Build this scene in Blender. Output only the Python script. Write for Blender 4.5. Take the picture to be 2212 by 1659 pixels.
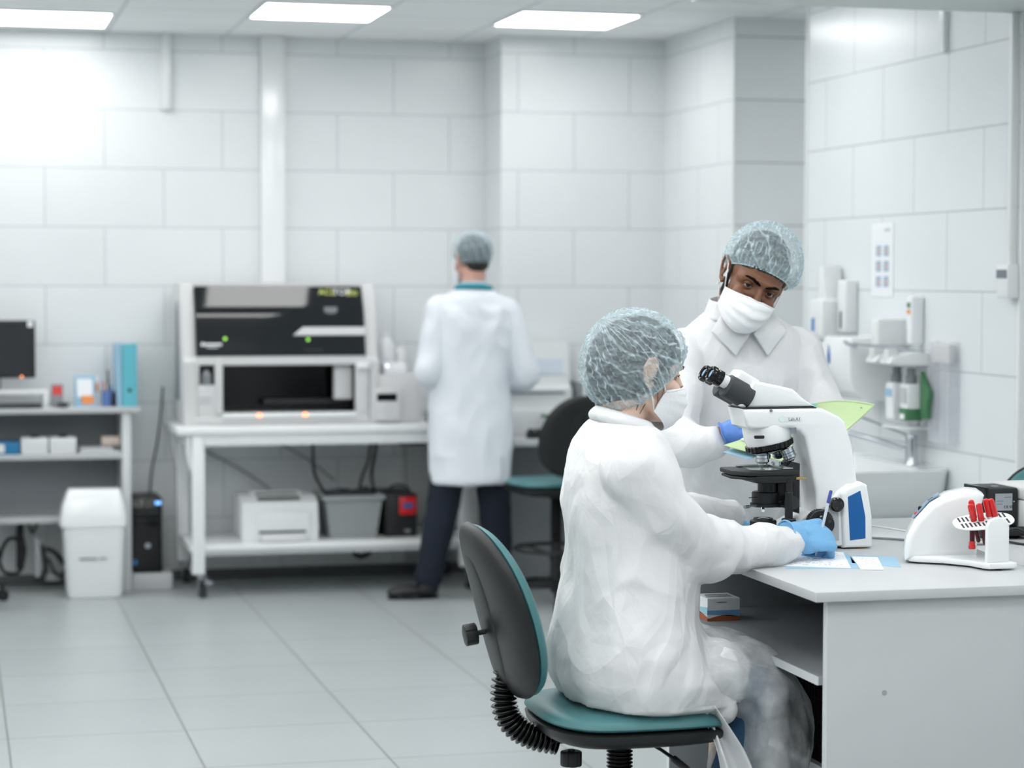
import bpy, bmesh, math, random
import numpy as np
from mathutils import Vector, Matrix, Euler, noise
S = bpy.context.scene
C = S.collection
for _o in list(bpy.data.objects): bpy.data.objects.remove(_o)
PI = math.pi
R = math.radians
random.seed(4)

# ------------------------------------------------------------ camera, world, exposure, light
def setup():
    yaw, pitch, roll, H = .2497, .0485, .0024, 1.570
    cy, sy, cp, sp = math.cos(yaw), math.sin(yaw), math.cos(pitch), math.sin(pitch)
    F = Vector((sy*cp, cy*cp, -sp)); r = Vector((cy, -sy, 0)); d = F.cross(r)
    r2 = r*math.cos(roll) - d*math.sin(roll); d2 = r*math.sin(roll) + d*math.cos(roll)
    cam = bpy.data.cameras.new('camera'); o = bpy.data.objects.new('camera', cam); C.objects.link(o)
    m = Matrix((r2, -d2, -F)).transposed().to_4x4(); m.translation = (0, 0, H)
    o.matrix_world = m
    cam.sensor_width = 36; cam.lens = 4763.2/2212*36
    cam.clip_start = .05; cam.clip_end = 60
    cam.dof.use_dof = True; cam.dof.focus_distance = 5.35; cam.dof.aperture_fstop = 2.9
    S.camera = o
    w = bpy.data.worlds.new('world'); S.world = w; w.use_nodes = True
    b = w.node_tree.nodes['Background']; b.inputs[0].default_value = (.9, .95, 1, 1); b.inputs[1].default_value = .5
    S.view_settings.view_transform = 'Standard'; S.view_settings.look = 'None'
    S.view_settings.gamma = 1; S.view_settings.use_curve_mapping = False
    S.view_settings.exposure = 0.10
setup()
PANEL_STRENGTH = 8.3
PANEL_COLOR = (1.0, .995, .985)

# ------------------------------------------------------------ materials
def lin(c):
    return tuple(((x/255)/12.92 if x/255 <= .04045 else ((x/255+.055)/1.055)**2.4) for x in c)
def mat(name, rgb, rough=.5, metal=0, bump=0, bscale=60, spec=.5, coat=0, sss=0, alpha=1, trans=0, vary=0, emit=0, ior=1.45, sheen=0):
    m = bpy.data.materials.new(name); m.use_nodes = True
    nt = m.node_tree; b = nt.nodes['Principled BSDF']
    c = (*lin(rgb), 1)
    b.inputs['Base Color'].default_value = c
    b.inputs['Roughness'].default_value = rough; b.inputs['Metallic'].default_value = metal
    b.inputs['Specular IOR Level'].default_value = spec; b.inputs['IOR'].default_value = ior
    if coat: b.inputs['Coat Weight'].default_value = coat; b.inputs['Coat Roughness'].default_value = .1
    if sss:
        b.inputs['Subsurface Weight'].default_value = sss; b.inputs['Subsurface Radius'].default_value = (.6, .3, .2); b.inputs['Subsurface Scale'].default_value = .02
    if alpha < 1: b.inputs['Alpha'].default_value = alpha
    if trans: b.inputs['Transmission Weight'].default_value = trans
    if emit: b.inputs['Emission Color'].default_value = c; b.inputs['Emission Strength'].default_value = emit
    if sheen: b.inputs['Sheen Weight'].default_value = sheen
    tc = nt.nodes.new('ShaderNodeTexCoord')
    if bump or vary:
        n = nt.nodes.new('ShaderNodeTexNoise'); n.inputs['Scale'].default_value = bscale; n.inputs['Detail'].default_value = 3
        nt.links.new(tc.outputs['Object'], n.inputs['Vector'])
    if bump:
        bp = nt.nodes.new('ShaderNodeBump'); bp.inputs['Strength'].default_value = bump; bp.inputs['Distance'].default_value = .01
        nt.links.new(n.outputs['Fac'], bp.inputs['Height']); nt.links.new(bp.outputs['Normal'], b.inputs['Normal'])
    if vary:
        mx = nt.nodes.new('ShaderNodeMix'); mx.data_type = 'RGBA'
        mx.inputs['A'].default_value = c; mx.inputs['B'].default_value = (*[x*(1-vary) for x in c[:3]], 1)
        nt.links.new(n.outputs['Fac'], mx.inputs['Factor']); nt.links.new(mx.outputs['Result'], b.inputs['Base Color'])
    return m
def tile_mat(name, rgb, grout, w, h, ux, uz, ou, ov, off=.5, mortar=.004, rough=.22, bump=.15, vary=.02, spec=.4):
    # ux, uz: which world axes feed the running direction and the course direction
    m = bpy.data.materials.new(name); m.use_nodes = True
    nt = m.node_tree; b = nt.nodes['Principled BSDF']; L = nt.links.new
    b.inputs['Roughness'].default_value = rough; b.inputs['Specular IOR Level'].default_value = spec
    g = nt.nodes.new('ShaderNodeNewGeometry'); sp = nt.nodes.new('ShaderNodeSeparateXYZ'); L(g.outputs['Position'], sp.inputs[0])
    a1 = nt.nodes.new('ShaderNodeMath'); a1.operation = 'ADD'; a1.inputs[1].default_value = 60 - ou; L(sp.outputs[ux], a1.inputs[0])
    a2 = nt.nodes.new('ShaderNodeMath'); a2.operation = 'ADD'; a2.inputs[1].default_value = 60 - ov; L(sp.outputs[uz], a2.inputs[0])
    cb = nt.nodes.new('ShaderNodeCombineXYZ'); L(a1.outputs[0], cb.inputs[0]); L(a2.outputs[0], cb.inputs[1])
    br = nt.nodes.new('ShaderNodeTexBrick'); L(cb.outputs[0], br.inputs['Vector'])
    br.offset = off; br.offset_frequency = 2; br.squash = 1
    br.inputs['Scale'].default_value = 1; br.inputs['Brick Width'].default_value = w; br.inputs['Row Height'].default_value = h
    br.inputs['Mortar Size'].default_value = mortar; br.inputs['Mortar Smooth'].default_value = .3; br.inputs['Bias'].default_value = 0
    c = lin(rgb)
    br.inputs['Color1'].default_value = (*c, 1); br.inputs['Color2'].default_value = (*[x*(1-vary) for x in c], 1); br.inputs['Mortar'].default_value = (*lin(grout), 1)
    n = nt.nodes.new('ShaderNodeTexNoise'); n.inputs['Scale'].default_value = 2.5; n.inputs['Detail'].default_value = 6; L(g.outputs['Position'], n.inputs['Vector'])
    mx = nt.nodes.new('ShaderNodeMix'); mx.data_type = 'RGBA'; mx.blend_type = 'MULTIPLY'; mx.inputs['Factor'].default_value = 1
    rp = nt.nodes.new('ShaderNodeMapRange'); rp.inputs['To Min'].default_value = 1 - vary*2.5; rp.inputs['To Max'].default_value = 1
    L(n.outputs['Fac'], rp.inputs['Value']); L(br.outputs['Color'], mx.inputs['A']); L(rp.outputs['Result'], mx.inputs['B'])
    L(mx.outputs['Result'], b.inputs['Base Color'])
    bp = nt.nodes.new('ShaderNodeBump'); bp.invert = True; bp.inputs['Strength'].default_value = bump; bp.inputs['Distance'].default_value = .002
    L(br.outputs['Fac'], bp.inputs['Height']); L(bp.outputs['Normal'], b.inputs['Normal'])
    return m
M = {}
M['white'] = mat('white_plastic', (226, 229, 230), .35)
M['gloss_white'] = mat('gloss_white', (232, 235, 236), .18, coat=.3)
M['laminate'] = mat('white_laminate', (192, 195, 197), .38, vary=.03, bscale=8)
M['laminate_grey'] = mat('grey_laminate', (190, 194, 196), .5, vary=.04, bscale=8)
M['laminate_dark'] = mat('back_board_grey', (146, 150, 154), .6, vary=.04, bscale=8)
M['edge'] = mat('edge_band', (212, 216, 219), .4)
M['instr'] = mat('instrument_grey', (204, 205, 206), .4)
M['instr_dark'] = mat('instrument_darker_grey', (176, 180, 183), .45)  # darker grey for the rail, side plate and small print
M['black'] = mat('black_plastic', (24, 26, 28), .42, bump=.08, bscale=400)
M['gloss_black'] = mat('gloss_black', (10, 11, 13), .12)
M['glass_dark'] = mat('smoked_cover', (16, 21, 26), .06, spec=.6)
M['dark_grey'] = mat('dark_grey_plastic', (52, 56, 59), .5, bump=.1, bscale=500)
M['mid_grey'] = mat('mid_grey_plastic', (128, 133, 137), .5)
M['tote_grey'] = mat('tote_grey_plastic', (150, 156, 157), .5)
M['chrome'] = mat('chrome', (200, 205, 210), .15, metal=1)
M['brushed'] = mat('brushed_metal', (170, 175, 180), .3, metal=1)
M['brass'] = mat('brass', (190, 160, 110), .3, metal=1)
M['teal'] = mat('teal_vinyl', (66, 116, 120), .38, bump=.12, bscale=350)
M['blue'] = mat('blue_strip', (12, 92, 158), .35)
M['glove'] = mat('blue_nitrile', (112, 170, 214), .42, bump=.25, bscale=45, sss=.1)
M['glove_dark'] = mat('royal_blue_nitrile', (84, 128, 200), .42, bump=.25, bscale=45, sss=.1)
M['red'] = mat('red_plastic', (200, 34, 36), .25)
M['red_cap'] = mat('red_tube_cap', (206, 30, 34), .2, coat=.5)
M['orange'] = mat('orange_paper', (226, 140, 80), .6)
M['paper'] = mat('paper', (232, 235, 238), .7)
M['cyan_binder'] = mat('turquoise_card', (98, 184, 200), .5)
M['blue_pale'] = mat('pale_blue_plastic', (150, 190, 214), .5)
M['blue_cup'] = mat('blue_cup', (92, 120, 178), .4)
M['denim'] = mat('dark_denim', (22, 32, 48), .85, bump=.4, bscale=260, vary=.35)
M['denim_blue'] = mat('blue_denim', (56, 92, 128), .85, bump=.4, bscale=260, vary=.3)
M['skin_f'] = mat('light_skin', (224, 194, 176), .5, sss=.08, bump=.05, bscale=200)
M['skin_m'] = mat('brown_skin', (124, 82, 60), .45, sss=.05, bump=.08, bscale=220, vary=.18)
M['skin_b'] = mat('fair_skin', (208, 164, 148), .5, sss=.15)
M['hair'] = mat('dark_hair', (30, 26, 25), .5, bump=.5, bscale=180)
M['hair_brown'] = mat('brown_hair', (38, 32, 31), .5, bump=.5, bscale=160, vary=.3)
M['brow'] = mat('brow_hair', (12, 9, 8), .8, spec=.1)
M['cap_edge'] = mat('cap_elastic', (188, 214, 224), .8)
M['mask'] = mat('mask_fabric', (238, 240, 243), .7, bump=.12, bscale=120)
M['cotton'] = mat('white_cotton', (224, 229, 236), .85, bump=.2, bscale=40)
M['teal_cloth'] = mat('teal_scrub_cloth', (48, 136, 150), .85)
M['pale_cloth'] = mat('pale_blue_scrub_cloth', (176, 200, 222), .85)
M['green_file'] = mat('light_green_plastic', (184, 206, 158), .4, sss=.1)
M['green_card'] = mat('dark_green_plastic', (70, 122, 84), .45)
M['water_blue'] = mat('blue_print', (60, 130, 190), .5)
M['print'] = mat('print_grey', (120, 126, 134), .7)
M['print_dark'] = mat('print_dark', (40, 44, 50), .7)
M['ceramic'] = mat('sink_ceramic', (222, 226, 227), .12, coat=.4)
M['eye'] = mat('eye_white', (168, 160, 154), .12, coat=.8)
M['iris'] = mat('iris_dark', (20, 13, 10), .25, spec=.3)
M['black_shoe'] = mat('black_leather', (20, 22, 26), .35)
M['screen'] = mat('dark_screen', (44, 46, 50), .2)
M['led_green'] = mat('led_green', (150, 220, 90), .4, emit=1.2)
M['led_orange'] = mat('led_orange', (255, 150, 100), .4, emit=2.5)
M['led_white'] = mat('led_white', (225, 225, 255), .4, emit=2.5)
M['lcd'] = mat('lcd_panel', (120, 150, 176), .2)

def cloth_mat(name, rgb, alpha_lo, alpha_hi, nscale=14, crease=.5, lines=True, transl=.35):
    """thin non-woven cloth: a diffuse and translucent sheet with loose fibres and see-through patches"""
    m = bpy.data.materials.new(name); m.use_nodes = True; nt = m.node_tree; L = nt.links.new
    nt.nodes.remove(nt.nodes['Principled BSDF']); out = nt.nodes['Material Output']
    N = nt.nodes.new
    tc = N('ShaderNodeTexCoord')
    n = N('ShaderNodeTexNoise'); n.inputs['Scale'].default_value = nscale; n.inputs['Detail'].default_value = 8; n.inputs['Roughness'].default_value = .65
    L(tc.outputs['Object'], n.inputs['Vector'])
    n2 = N('ShaderNodeTexNoise'); n2.inputs['Scale'].default_value = nscale*1.7 if not lines else 16; n2.inputs['Detail'].default_value = 2; n2.inputs['Distortion'].default_value = 1.5
    L(tc.outputs['Object'], n2.inputs['Vector'])
    # crease: |noise-.5| near 0 gives thin raised lines
    ab = N('ShaderNodeMath'); ab.operation = 'SUBTRACT'; ab.inputs[1].default_value = .5; L(n2.outputs['Fac'], ab.inputs[0])
    a2 = N('ShaderNodeMath'); a2.operation = 'ABSOLUTE'; L(ab.outputs[0], a2.inputs[0])
    ad = N('ShaderNodeMath'); ad.operation = 'MULTIPLY'; ad.inputs[1].default_value = crease; L(a2.outputs[0], ad.inputs[0])
    sm = N('ShaderNodeMath'); sm.operation = 'MULTIPLY_ADD'; sm.inputs[1].default_value = .25; L(n.outputs['Fac'], sm.inputs[0]); L(ad.outputs[0], sm.inputs[2])
    bp = N('ShaderNodeBump'); bp.inputs['Strength'].default_value = .45; bp.inputs['Distance'].default_value = .008 if not lines else .012; L(sm.outputs[0], bp.inputs['Height'])
    if not lines:   # straight creases between flat facets
        for vs, dist, seed, sc in ((4.6, .038, 1.7, (1, 1, .5)), (9.5, .013, 9.1, (1, 1, .6)), (24, .0022, 4.3, (1, 1, .8))):
            mp_ = N('ShaderNodeMapping'); mp_.inputs['Location'].default_value = (seed, seed, 0); mp_.inputs['Scale'].default_value = sc; L(tc.outputs['Object'], mp_.inputs['Vector'])
            dn = N('ShaderNodeTexNoise'); dn.inputs['Scale'].default_value = 3; dn.inputs['Detail'].default_value = 1; L(mp_.outputs[0], dn.inputs['Vector'])
            ad_ = N('ShaderNodeVectorMath'); ad_.operation = 'MULTIPLY_ADD'; ad_.inputs[1].default_value = (.35, .35, .35); L(dn.outputs['Color'], ad_.inputs[0]); L(mp_.outputs[0], ad_.inputs[2])
            vo = N('ShaderNodeTexVoronoi'); vo.feature = 'DISTANCE_TO_EDGE'; vo.inputs['Scale'].default_value = vs; L(ad_.outputs[0], vo.inputs['Vector'])
            mn = N('ShaderNodeMath'); mn.operation = 'MINIMUM'; mn.inputs[1].default_value = .28; L(vo.outputs['Distance'], mn.inputs[0])
            b2 = N('ShaderNodeBump'); b2.invert = True; b2.inputs['Strength'].default_value = .8; b2.inputs['Distance'].default_value = dist; L(mn.outputs[0], b2.inputs['Height']); L(bp.outputs['Normal'], b2.inputs['Normal']); bp = b2
    df = N('ShaderNodeBsdfDiffuse'); df.inputs['Color'].default_value = (*lin(rgb), 1); L(bp.outputs['Normal'], df.inputs['Normal'])
    tl = N('ShaderNodeBsdfTranslucent'); tl.inputs['Color'].default_value = (*lin(rgb), 1); L(bp.outputs['Normal'], tl.inputs['Normal'])
    gl = N('ShaderNodeBsdfGlossy'); gl.inputs['Roughness'].default_value = .35; L(bp.outputs['Normal'], gl.inputs['Normal'])
    m1 = N('ShaderNodeMixShader'); m1.inputs[0].default_value = transl; L(df.outputs[0], m1.inputs[1]); L(tl.outputs[0], m1.inputs[2])
    m2 = N('ShaderNodeMixShader'); m2.inputs[0].default_value = .05; L(m1.outputs[0], m2.inputs[1]); L(gl.outputs[0], m2.inputs[2])
    last = m2
    if alpha_lo < 1:
        tr = N('ShaderNodeBsdfTransparent')
        mr = N('ShaderNodeMapRange'); mr.inputs['From Min'].default_value = .35; mr.inputs['From Max'].default_value = .68
        mr.inputs['To Min'].default_value = alpha_lo; mr.inputs['To Max'].default_value = alpha_hi; L(n.outputs['Fac'], mr.inputs['Value'])
        al = mr.outputs['Result']
        if lines:   # gathered pleats read as brighter lines: taken from the UV map of the cap
            def ridge(vec, width, val):
                s = N('ShaderNodeMath'); s.operation = 'SUBTRACT'; s.inputs[1].default_value = .5; L(vec, s.inputs[0])
                a = N('ShaderNodeMath'); a.operation = 'ABSOLUTE'; L(s.outputs[0], a.inputs[0])
                q = N('ShaderNodeMapRange'); q.inputs['From Min'].default_value = 0; q.inputs['From Max'].default_value = width
                q.inputs['To Min'].default_value = val; q.inputs['To Max'].default_value = 0; L(a.outputs[0], q.inputs['Value']); return q.outputs['Result']
            def wave(scale, wsc, dist, lo, val, rotz=0):
                mp = N('ShaderNodeMapping'); mp.inputs['Scale'].default_value = scale; mp.inputs['Rotation'].default_value = (0, 0, rotz); L(tc.outputs['UV'], mp.inputs['Vector'])
                w = N('ShaderNodeTexWave'); w.wave_type = 'BANDS'; w.bands_direction = 'X'; w.inputs['Scale'].default_value = wsc; w.inputs['Distortion'].default_value = dist
                w.inputs['Detail'].default_value = 2; w.inputs['Detail Scale'].default_value = 1.4; L(mp.outputs[0], w.inputs['Vector'])
                q = N('ShaderNodeMapRange'); q.inputs['From Min'].default_value = lo; q.inputs['From Max'].default_value = 1; q.inputs['To Max'].default_value = val; L(w.outputs['Fac'], q.inputs['Value'])
                return q.outputs['Result']
            def damp(x):   # lines come and go
                k = N('ShaderNodeMapRange'); k.inputs['From Min'].default_value = .38; k.inputs['From Max'].default_value = .56; L(n2.outputs['Fac'], k.inputs['Value'])
                m_ = N('ShaderNodeMath'); m_.operation = 'MULTIPLY'; L(x, m_.inputs[0]); L(k.outputs['Result'], m_.inputs[1]); return m_.outputs[0]
            for v in (damp(wave((9, 2.2, 1), 1.5, 5, .80, .46)), wave((3, 1.2, 1), 1.6, 7, .93, .34, .5)):
                a = N('ShaderNodeMath'); a.operation = 'ADD'; a.use_clamp = True; L(al, a.inputs[0]); L(v, a.inputs[1]); al = a.outputs[0]
            sp = N('ShaderNodeSeparateXYZ'); L(tc.outputs['UV'], sp.inputs[0])
            bd = N('ShaderNodeMapRange'); bd.inputs['From Min'].default_value = .82; bd.inputs['From Max'].default_value = 1; bd.inputs['To Max'].default_value = .3; L(sp.outputs['Y'], bd.inputs['Value'])
            a = N('ShaderNodeMath'); a.operation = 'ADD'; a.use_clamp = True; L(al, a.inputs[0]); L(bd.outputs['Result'], a.inputs[1]); al = a.outputs[0]
        m3 = N('ShaderNodeMixShader'); L(al, m3.inputs[0]); L(tr.outputs[0], m3.inputs[1]); L(last.outputs[0], m3.inputs[2]); last = m3
    L(last.outputs[0], out.inputs['Surface'])
    return m
M['gown'] = cloth_mat('white_nonwoven_gown', (236, 238, 240), 1, 1, 9, .5, False, .18)
M['gown_thin'] = cloth_mat('thin_nonwoven_gown', (228, 232, 234), .36, .60, 13, .5, False, .2)
M['cap'] = cloth_mat('blue_nonwoven_cap', (206, 226, 233), .20, .46, 55, .5, True, .25)

# ------------------------------------------------------------ mesh building
class MB:
    def __init__(s): s.v = []; s.f = []; s.uv = None
    def add(s, v, f, m=None):
        k = len(s.v)
        s.v += [tuple(m @ Vector(p)) if m is not None else tuple(p) for p in v]
        s.f += [tuple(i+k for i in q) for q in f]
        return s
    def join(s, o, m=None): return s.add(o.v, o.f, m)
    def box(s, x0, x1, y0, y1, z0, z1, bev=0, seg=2, m=None):
        bm = bmesh.new(); bmesh.ops.create_cube(bm, size=1)
        for v in bm.verts: v.co = Vector(((x0+x1)/2+v.co.x*(x1-x0), (y0+y1)/2+v.co.y*(y1-y0), (z0+z1)/2+v.co.z*(z1-z0)))
        if bev: bmesh.ops.bevel(bm, geom=bm.edges[:], offset=bev, segments=seg, profile=.5, affect='EDGES')
        return s.bm(bm, m)
    def bm(s, bm, m=None):
        bm.verts.ensure_lookup_table(); bm.verts.index_update()
        s.add([v.co[:] for v in bm.verts], [[v.index for v in f.verts] for f in bm.faces], m); bm.free(); return s
    def prism(s, pts, t0, t1, plane='xz', bev=0, seg=2, m=None):
        # closed outline extruded along the missing axis
        def P(a, b, t): return {'xz': (a, t, b), 'xy': (a, b, t), 'yz': (t, a, b)}[plane]
        bm = bmesh.new()
        A = [bm.verts.new(P(a, b, t0)) for a, b in pts]; B = [bm.verts.new(P(a, b, t1)) for a, b in pts]
        n = len(pts); bm.faces.new(A); bm.faces.new(B[::-1])
        for i in range(n): bm.faces.new((A[i], B[i], B[(i+1) % n], A[(i+1) % n]))
        bmesh.ops.recalc_face_normals(bm, faces=bm.faces[:])
        if bev:
            es = [e for e in bm.edges if (e.verts[0] in A) == (e.verts[1] in A)]
            bmesh.ops.bevel(bm, geom=es, offset=bev, segments=seg, profile=.5, affect='EDGES', clamp_overlap=True)
        return s.bm(bm, m)
    def tube(s, pts, rad, n=12, cap=True, flat=None, up=None, m=None):
        pts = [Vector(p) for p in pts]; k = len(pts)
        if not hasattr(rad, '__len__'): rad = [rad]*k
        rings = []; prev = None
        for i, p in enumerate(pts):
            t = (pts[min(i+1, k-1)] - pts[max(i-1, 0)]).normalized()
            if prev is None:
                u = Vector(up) if up else (Vector((0, 0, 1)) if abs(t.z) < .9 else Vector((0, 1, 0)))
            else: u = prev
            u = (u - t*u.dot(t)).normalized(); prev = u; w = t.cross(u)
            r = rad[i]; ru, rw = (r if hasattr(r, '__len__') else (r, r))
            rings.append([p + u*(math.cos(2*PI*j/n)*ru) + w*(math.sin(2*PI*j/n)*rw) for j in range(n)])
        v = [q for rg in rings for q in rg]; f = []
        for i in range(k-1):
            for j in range(n): f.append((i*n+j, i*n+(j+1) % n, (i+1)*n+(j+1) % n, (i+1)*n+j))
        if cap: f.append(tuple(range(n))[::-1]); f.append(tuple((k-1)*n+j for j in range(n)))
        return s.add(v, f, m)
    def capsule(s, pts, rad, n=14, m=None):
        # tapered chain with rounded joints (meant for fusing)
        for i in range(len(pts)-1): s.tube([pts[i], pts[i+1]], [rad[i], rad[i+1]], n, m=m)
        for p, r in zip(pts, rad): s.ell(p, (r, r, r) if not hasattr(r, '__len__') else (r[1], r[1], r[0]), 12, 8, m=m)
        return s
    def ell(s, c, r, nu=20, nv=12, rot=None, m=None):
        v = []; f = []; c = Vector(c)
        Rm = rot if rot is not None else Matrix.Identity(3)
        v.append(c + Rm @ Vector((0, 0, r[2])))
        for i in range(1, nv):
            a = PI*i/nv
            for j in range(nu):
                b = 2*PI*j/nu
                v.append(c + Rm @ Vector((r[0]*math.sin(a)*math.cos(b), r[1]*math.sin(a)*math.sin(b), r[2]*math.cos(a))))
        v.append(c + Rm @ Vector((0, 0, -r[2])))
        for j in range(nu): f.append((0, 1+j, 1+(j+1) % nu))
        for i in range(nv-2):
            for j in range(nu): a = 1+i*nu; f.append((a+j, a+nu+j, a+nu+(j+1) % nu, a+(j+1) % nu))
        e = len(v)-1; a = 1+(nv-2)*nu
        for j in range(nu): f.append((a+j, e, a+(j+1) % nu))
        return s.add(v, f, m)
    def lathe(s, prof, c=(0, 0, 0), axis=(0, 0, 1), n=28, m=None):
        # prof: (radius, height along axis)
        q = Vector((0, 0, 1)).rotation_difference(Vector(axis)).to_matrix().to_4x4(); q.translation = Vector(c)
        v = []; f = []
        for r, z in prof:
            r = max(r, 1e-5)
            for j in range(n): v.append((r*math.cos(2*PI*j/n), r*math.sin(2*PI*j/n), z))
        for i in range(len(prof)-1):
            for j in range(n): f.append((i*n+j, i*n+(j+1) % n, (i+1)*n+(j+1) % n, (i+1)*n+j))
        f.append(tuple(range(n))[::-1]); f.append(tuple((len(prof)-1)*n+j for j in range(n)))
        return s.add(v, f, (m @ q) if m is not None else q)
    def slab(s, fn, nu, nv, th):
        # thin curved sheet with real thickness; fn(u,v)->point for u,v in 0..1
        g = [[Vector(fn(i/nu, j/nv)) for j in range(nv+1)] for i in range(nu+1)]
        top = []; bot = []
        for i in range(nu+1):
            for j in range(nv+1):
                du = g[min(i+1, nu)][j]-g[max(i-1, 0)][j]; dv = g[i][min(j+1, nv)]-g[i][max(j-1, 0)]
                nn = du.cross(dv)
                nn = nn.normalized() if nn.length > 1e-12 else Vector((0, 0, 1))
                top.append(g[i][j]+nn*th/2); bot.append(g[i][j]-nn*th/2)
        W = nv+1; K = len(top); f = []
        for i in range(nu):
            for j in range(nv):
                a, b, c, d = i*W+j, (i+1)*W+j, (i+1)*W+j+1, i*W+j+1
                f.append((a, b, c, d)); f.append((a+K, d+K, c+K, b+K))
        for i in range(nu): f.append((i*W, i*W+K, (i+1)*W+K, (i+1)*W)); f.append((i*W+nv, (i+1)*W+nv, (i+1)*W+nv+K, i*W+nv+K))
        for j in range(nv): f.append((j, j+1, j+1+K, j+K)); f.append((nu*W+j, nu*W+j+K, nu*W+j+1+K, nu*W+j+1))
        return s.add(top+bot, f)
    def rings(s, secs, n=32, m=None):
        # horizontal sections (z, cx, cy, half x, half y[, power])
        v = []; f = []
        for q in secs:
            z, cx, cy, a, b = q[:5]; p = q[5] if len(q) > 5 else 2.0
            for j in range(n):
                t = 2*PI*j/n; c_, s_ = math.cos(t), math.sin(t)
                v.append((cx + a*math.copysign(abs(c_)**(2/p), c_), cy + b*math.copysign(abs(s_)**(2/p), s_), z))
        k = len(secs)
        for i in range(k-1):
            for j in range(n): f.append((i*n+j, i*n+(j+1) % n, (i+1)*n+(j+1) % n, (i+1)*n+j))
        f.append(tuple(range(n))[::-1]); f.append(tuple((k-1)*n+j for j in range(n)))
        return s.add(v, f, m)

def mesh_of(mb, name='m'):
    me = bpy.data.meshes.new(name); me.from_pydata(mb.v, [], mb.f); me.validate()
    bm = bmesh.new(); bm.from_mesh(me); bmesh.ops.recalc_face_normals(bm, faces=bm.faces[:]); bm.to_mesh(me); bm.free()
    return me
def place(o, parent):
    # things are modelled where they stand; their parts are stored relative to the thing's base
    C.objects.link(o)
    if parent is not None:
        r = parent
        while r.parent: r = r.parent
        if o.data: o.data.transform(Matrix.LocRotScale(r.location, r.rotation_euler, None).inverted())
        o.parent = parent
    return o
def obj(name, mb, m, parent=None, angle=35, label=None):
    me = mesh_of(mb, name) if isinstance(mb, MB) else mb
    me.materials.clear(); me.materials.append(M[m] if isinstance(m, str) else m)
    for p in me.polygons: p.use_smooth = True
    if angle < 180: me.set_sharp_from_angle(angle=R(angle))
    o = bpy.data.objects.new(name, me); place(o, parent)
    if label: o['label'] = label
    return o
def thing(name, label, cat, loc=(0, 0, 0), group=None):
    o = bpy.data.objects.new(name, None); o.empty_display_size = .05; o.location = loc; C.objects.link(o)
    o['label'] = label; o['category'] = cat
    if group: o['group'] = group
    return o
def tag(o, label, cat, group=None):
    o['label'] = label; o['category'] = cat
    if group: o['group'] = group
    return o
def struct(name, mb, m, parent=None, angle=35):
    o = obj(name, mb, m, parent, angle)
    if parent is None: o['kind'] = 'structure'
    return o
def dup(root, loc, rotz=0, label=None, group=None):
    r = root.copy(); C.objects.link(r); r.location = loc; r.rotation_euler = (0, 0, rotz)
    if label: r['label'] = label
    if group: r['group'] = group
    for ch in list(root.children):
        c = ch.copy(); C.objects.link(c); c.parent = r
        for g in list(ch.children):
            d = g.copy(); C.objects.link(d); d.parent = c
    return r
def fuse(mb, voxel=.006, smooth=6, fac=.6):
    """voxel-merge overlapping closed pieces into one continuous surface"""
    me = mesh_of(mb, 'tmp'); o = bpy.data.objects.new('tmp', me); C.objects.link(o)
    r = o.modifiers.new('r', 'REMESH'); r.mode = 'VOXEL'; r.voxel_size = voxel; r.adaptivity = 0
    if smooth: sm = o.modifiers.new('s', 'SMOOTH'); sm.iterations = smooth; sm.factor = fac
    dg = bpy.context.evaluated_depsgraph_get(); dg.update()
    new = bpy.data.meshes.new_from_object(o.evaluated_get(dg))
    bpy.data.objects.remove(o); bpy.data.meshes.remove(me)
    return new
def arr(me):
    a = np.empty(len(me.vertices)*3); me.vertices.foreach_get('co', a); a = a.reshape(-1, 3)
    n = np.empty(len(me.vertices)*3); me.vertex_normals.foreach_get('vector', n); return a, n.reshape(-1, 3)
def setco(me, a): me.vertices.foreach_set('co', a.reshape(-1)); me.update()
_rs = np.random.RandomState(7); _perm = np.concatenate([_rs.permutation(256)]*3); _g = _rs.randn(256, 3); _g /= np.linalg.norm(_g, axis=1)[:, None]
def pn(p):
    """vectorised gradient noise, about -1..1"""
    i = np.floor(p).astype(int); f = p - i; i &= 255; u = f*f*f*(f*(f*6-15)+10); out = 0
    for dx in (0, 1):
        for dy in (0, 1):
            for dz in (0, 1):
                h = _perm[_perm[_perm[(i[:, 0]+dx) & 255]+((i[:, 1]+dy) & 255)]+((i[:, 2]+dz) & 255)]
                g = _g[h]; d = (g*(f-np.array([dx, dy, dz]))).sum(1)
                w = (u[:, 0] if dx else 1-u[:, 0])*(u[:, 1] if dy else 1-u[:, 1])*(u[:, 2] if dz else 1-u[:, 2])
                out = out + w*d
    return out*1.6
def folds(me, specs, mask=None):
    """specs: (freq vector, amplitude, ridged?, seed) displacement along the normals"""
    a, n = arr(me); h = np.zeros(len(a))
    for fr, amp, rid, seed in specs:
        q = a*np.array(fr) + seed*7.31
        w = pn(a*5+seed)*.35
        v = pn(q + w[:, None])
        h += amp*(.75-np.abs(v)*1.5) if rid else amp*v
    if mask is not None: h *= mask(a)
    setco(me, a + n*h[:, None]); return me
def worley(p):
    i = np.floor(p).astype(int); f = p-i; d1 = np.full(len(p), 9.0); d2 = np.full(len(p), 9.0)
    for dx in (-1, 0, 1):
        for dy in (-1, 0, 1):
            for dz in (-1, 0, 1):
                h = _perm[_perm[_perm[(i[:, 0]+dx) & 255]+((i[:, 1]+dy) & 255)]+((i[:, 2]+dz) & 255)]
                c = np.array([dx, dy, dz])+.5+_g[h]*.48
                d = np.sqrt(((c-f)**2).sum(1)); n1 = d < d1
                d2 = np.where(n1, d1, np.minimum(d2, d)); d1 = np.where(n1, d, d1)
    return d1, d2
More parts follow.
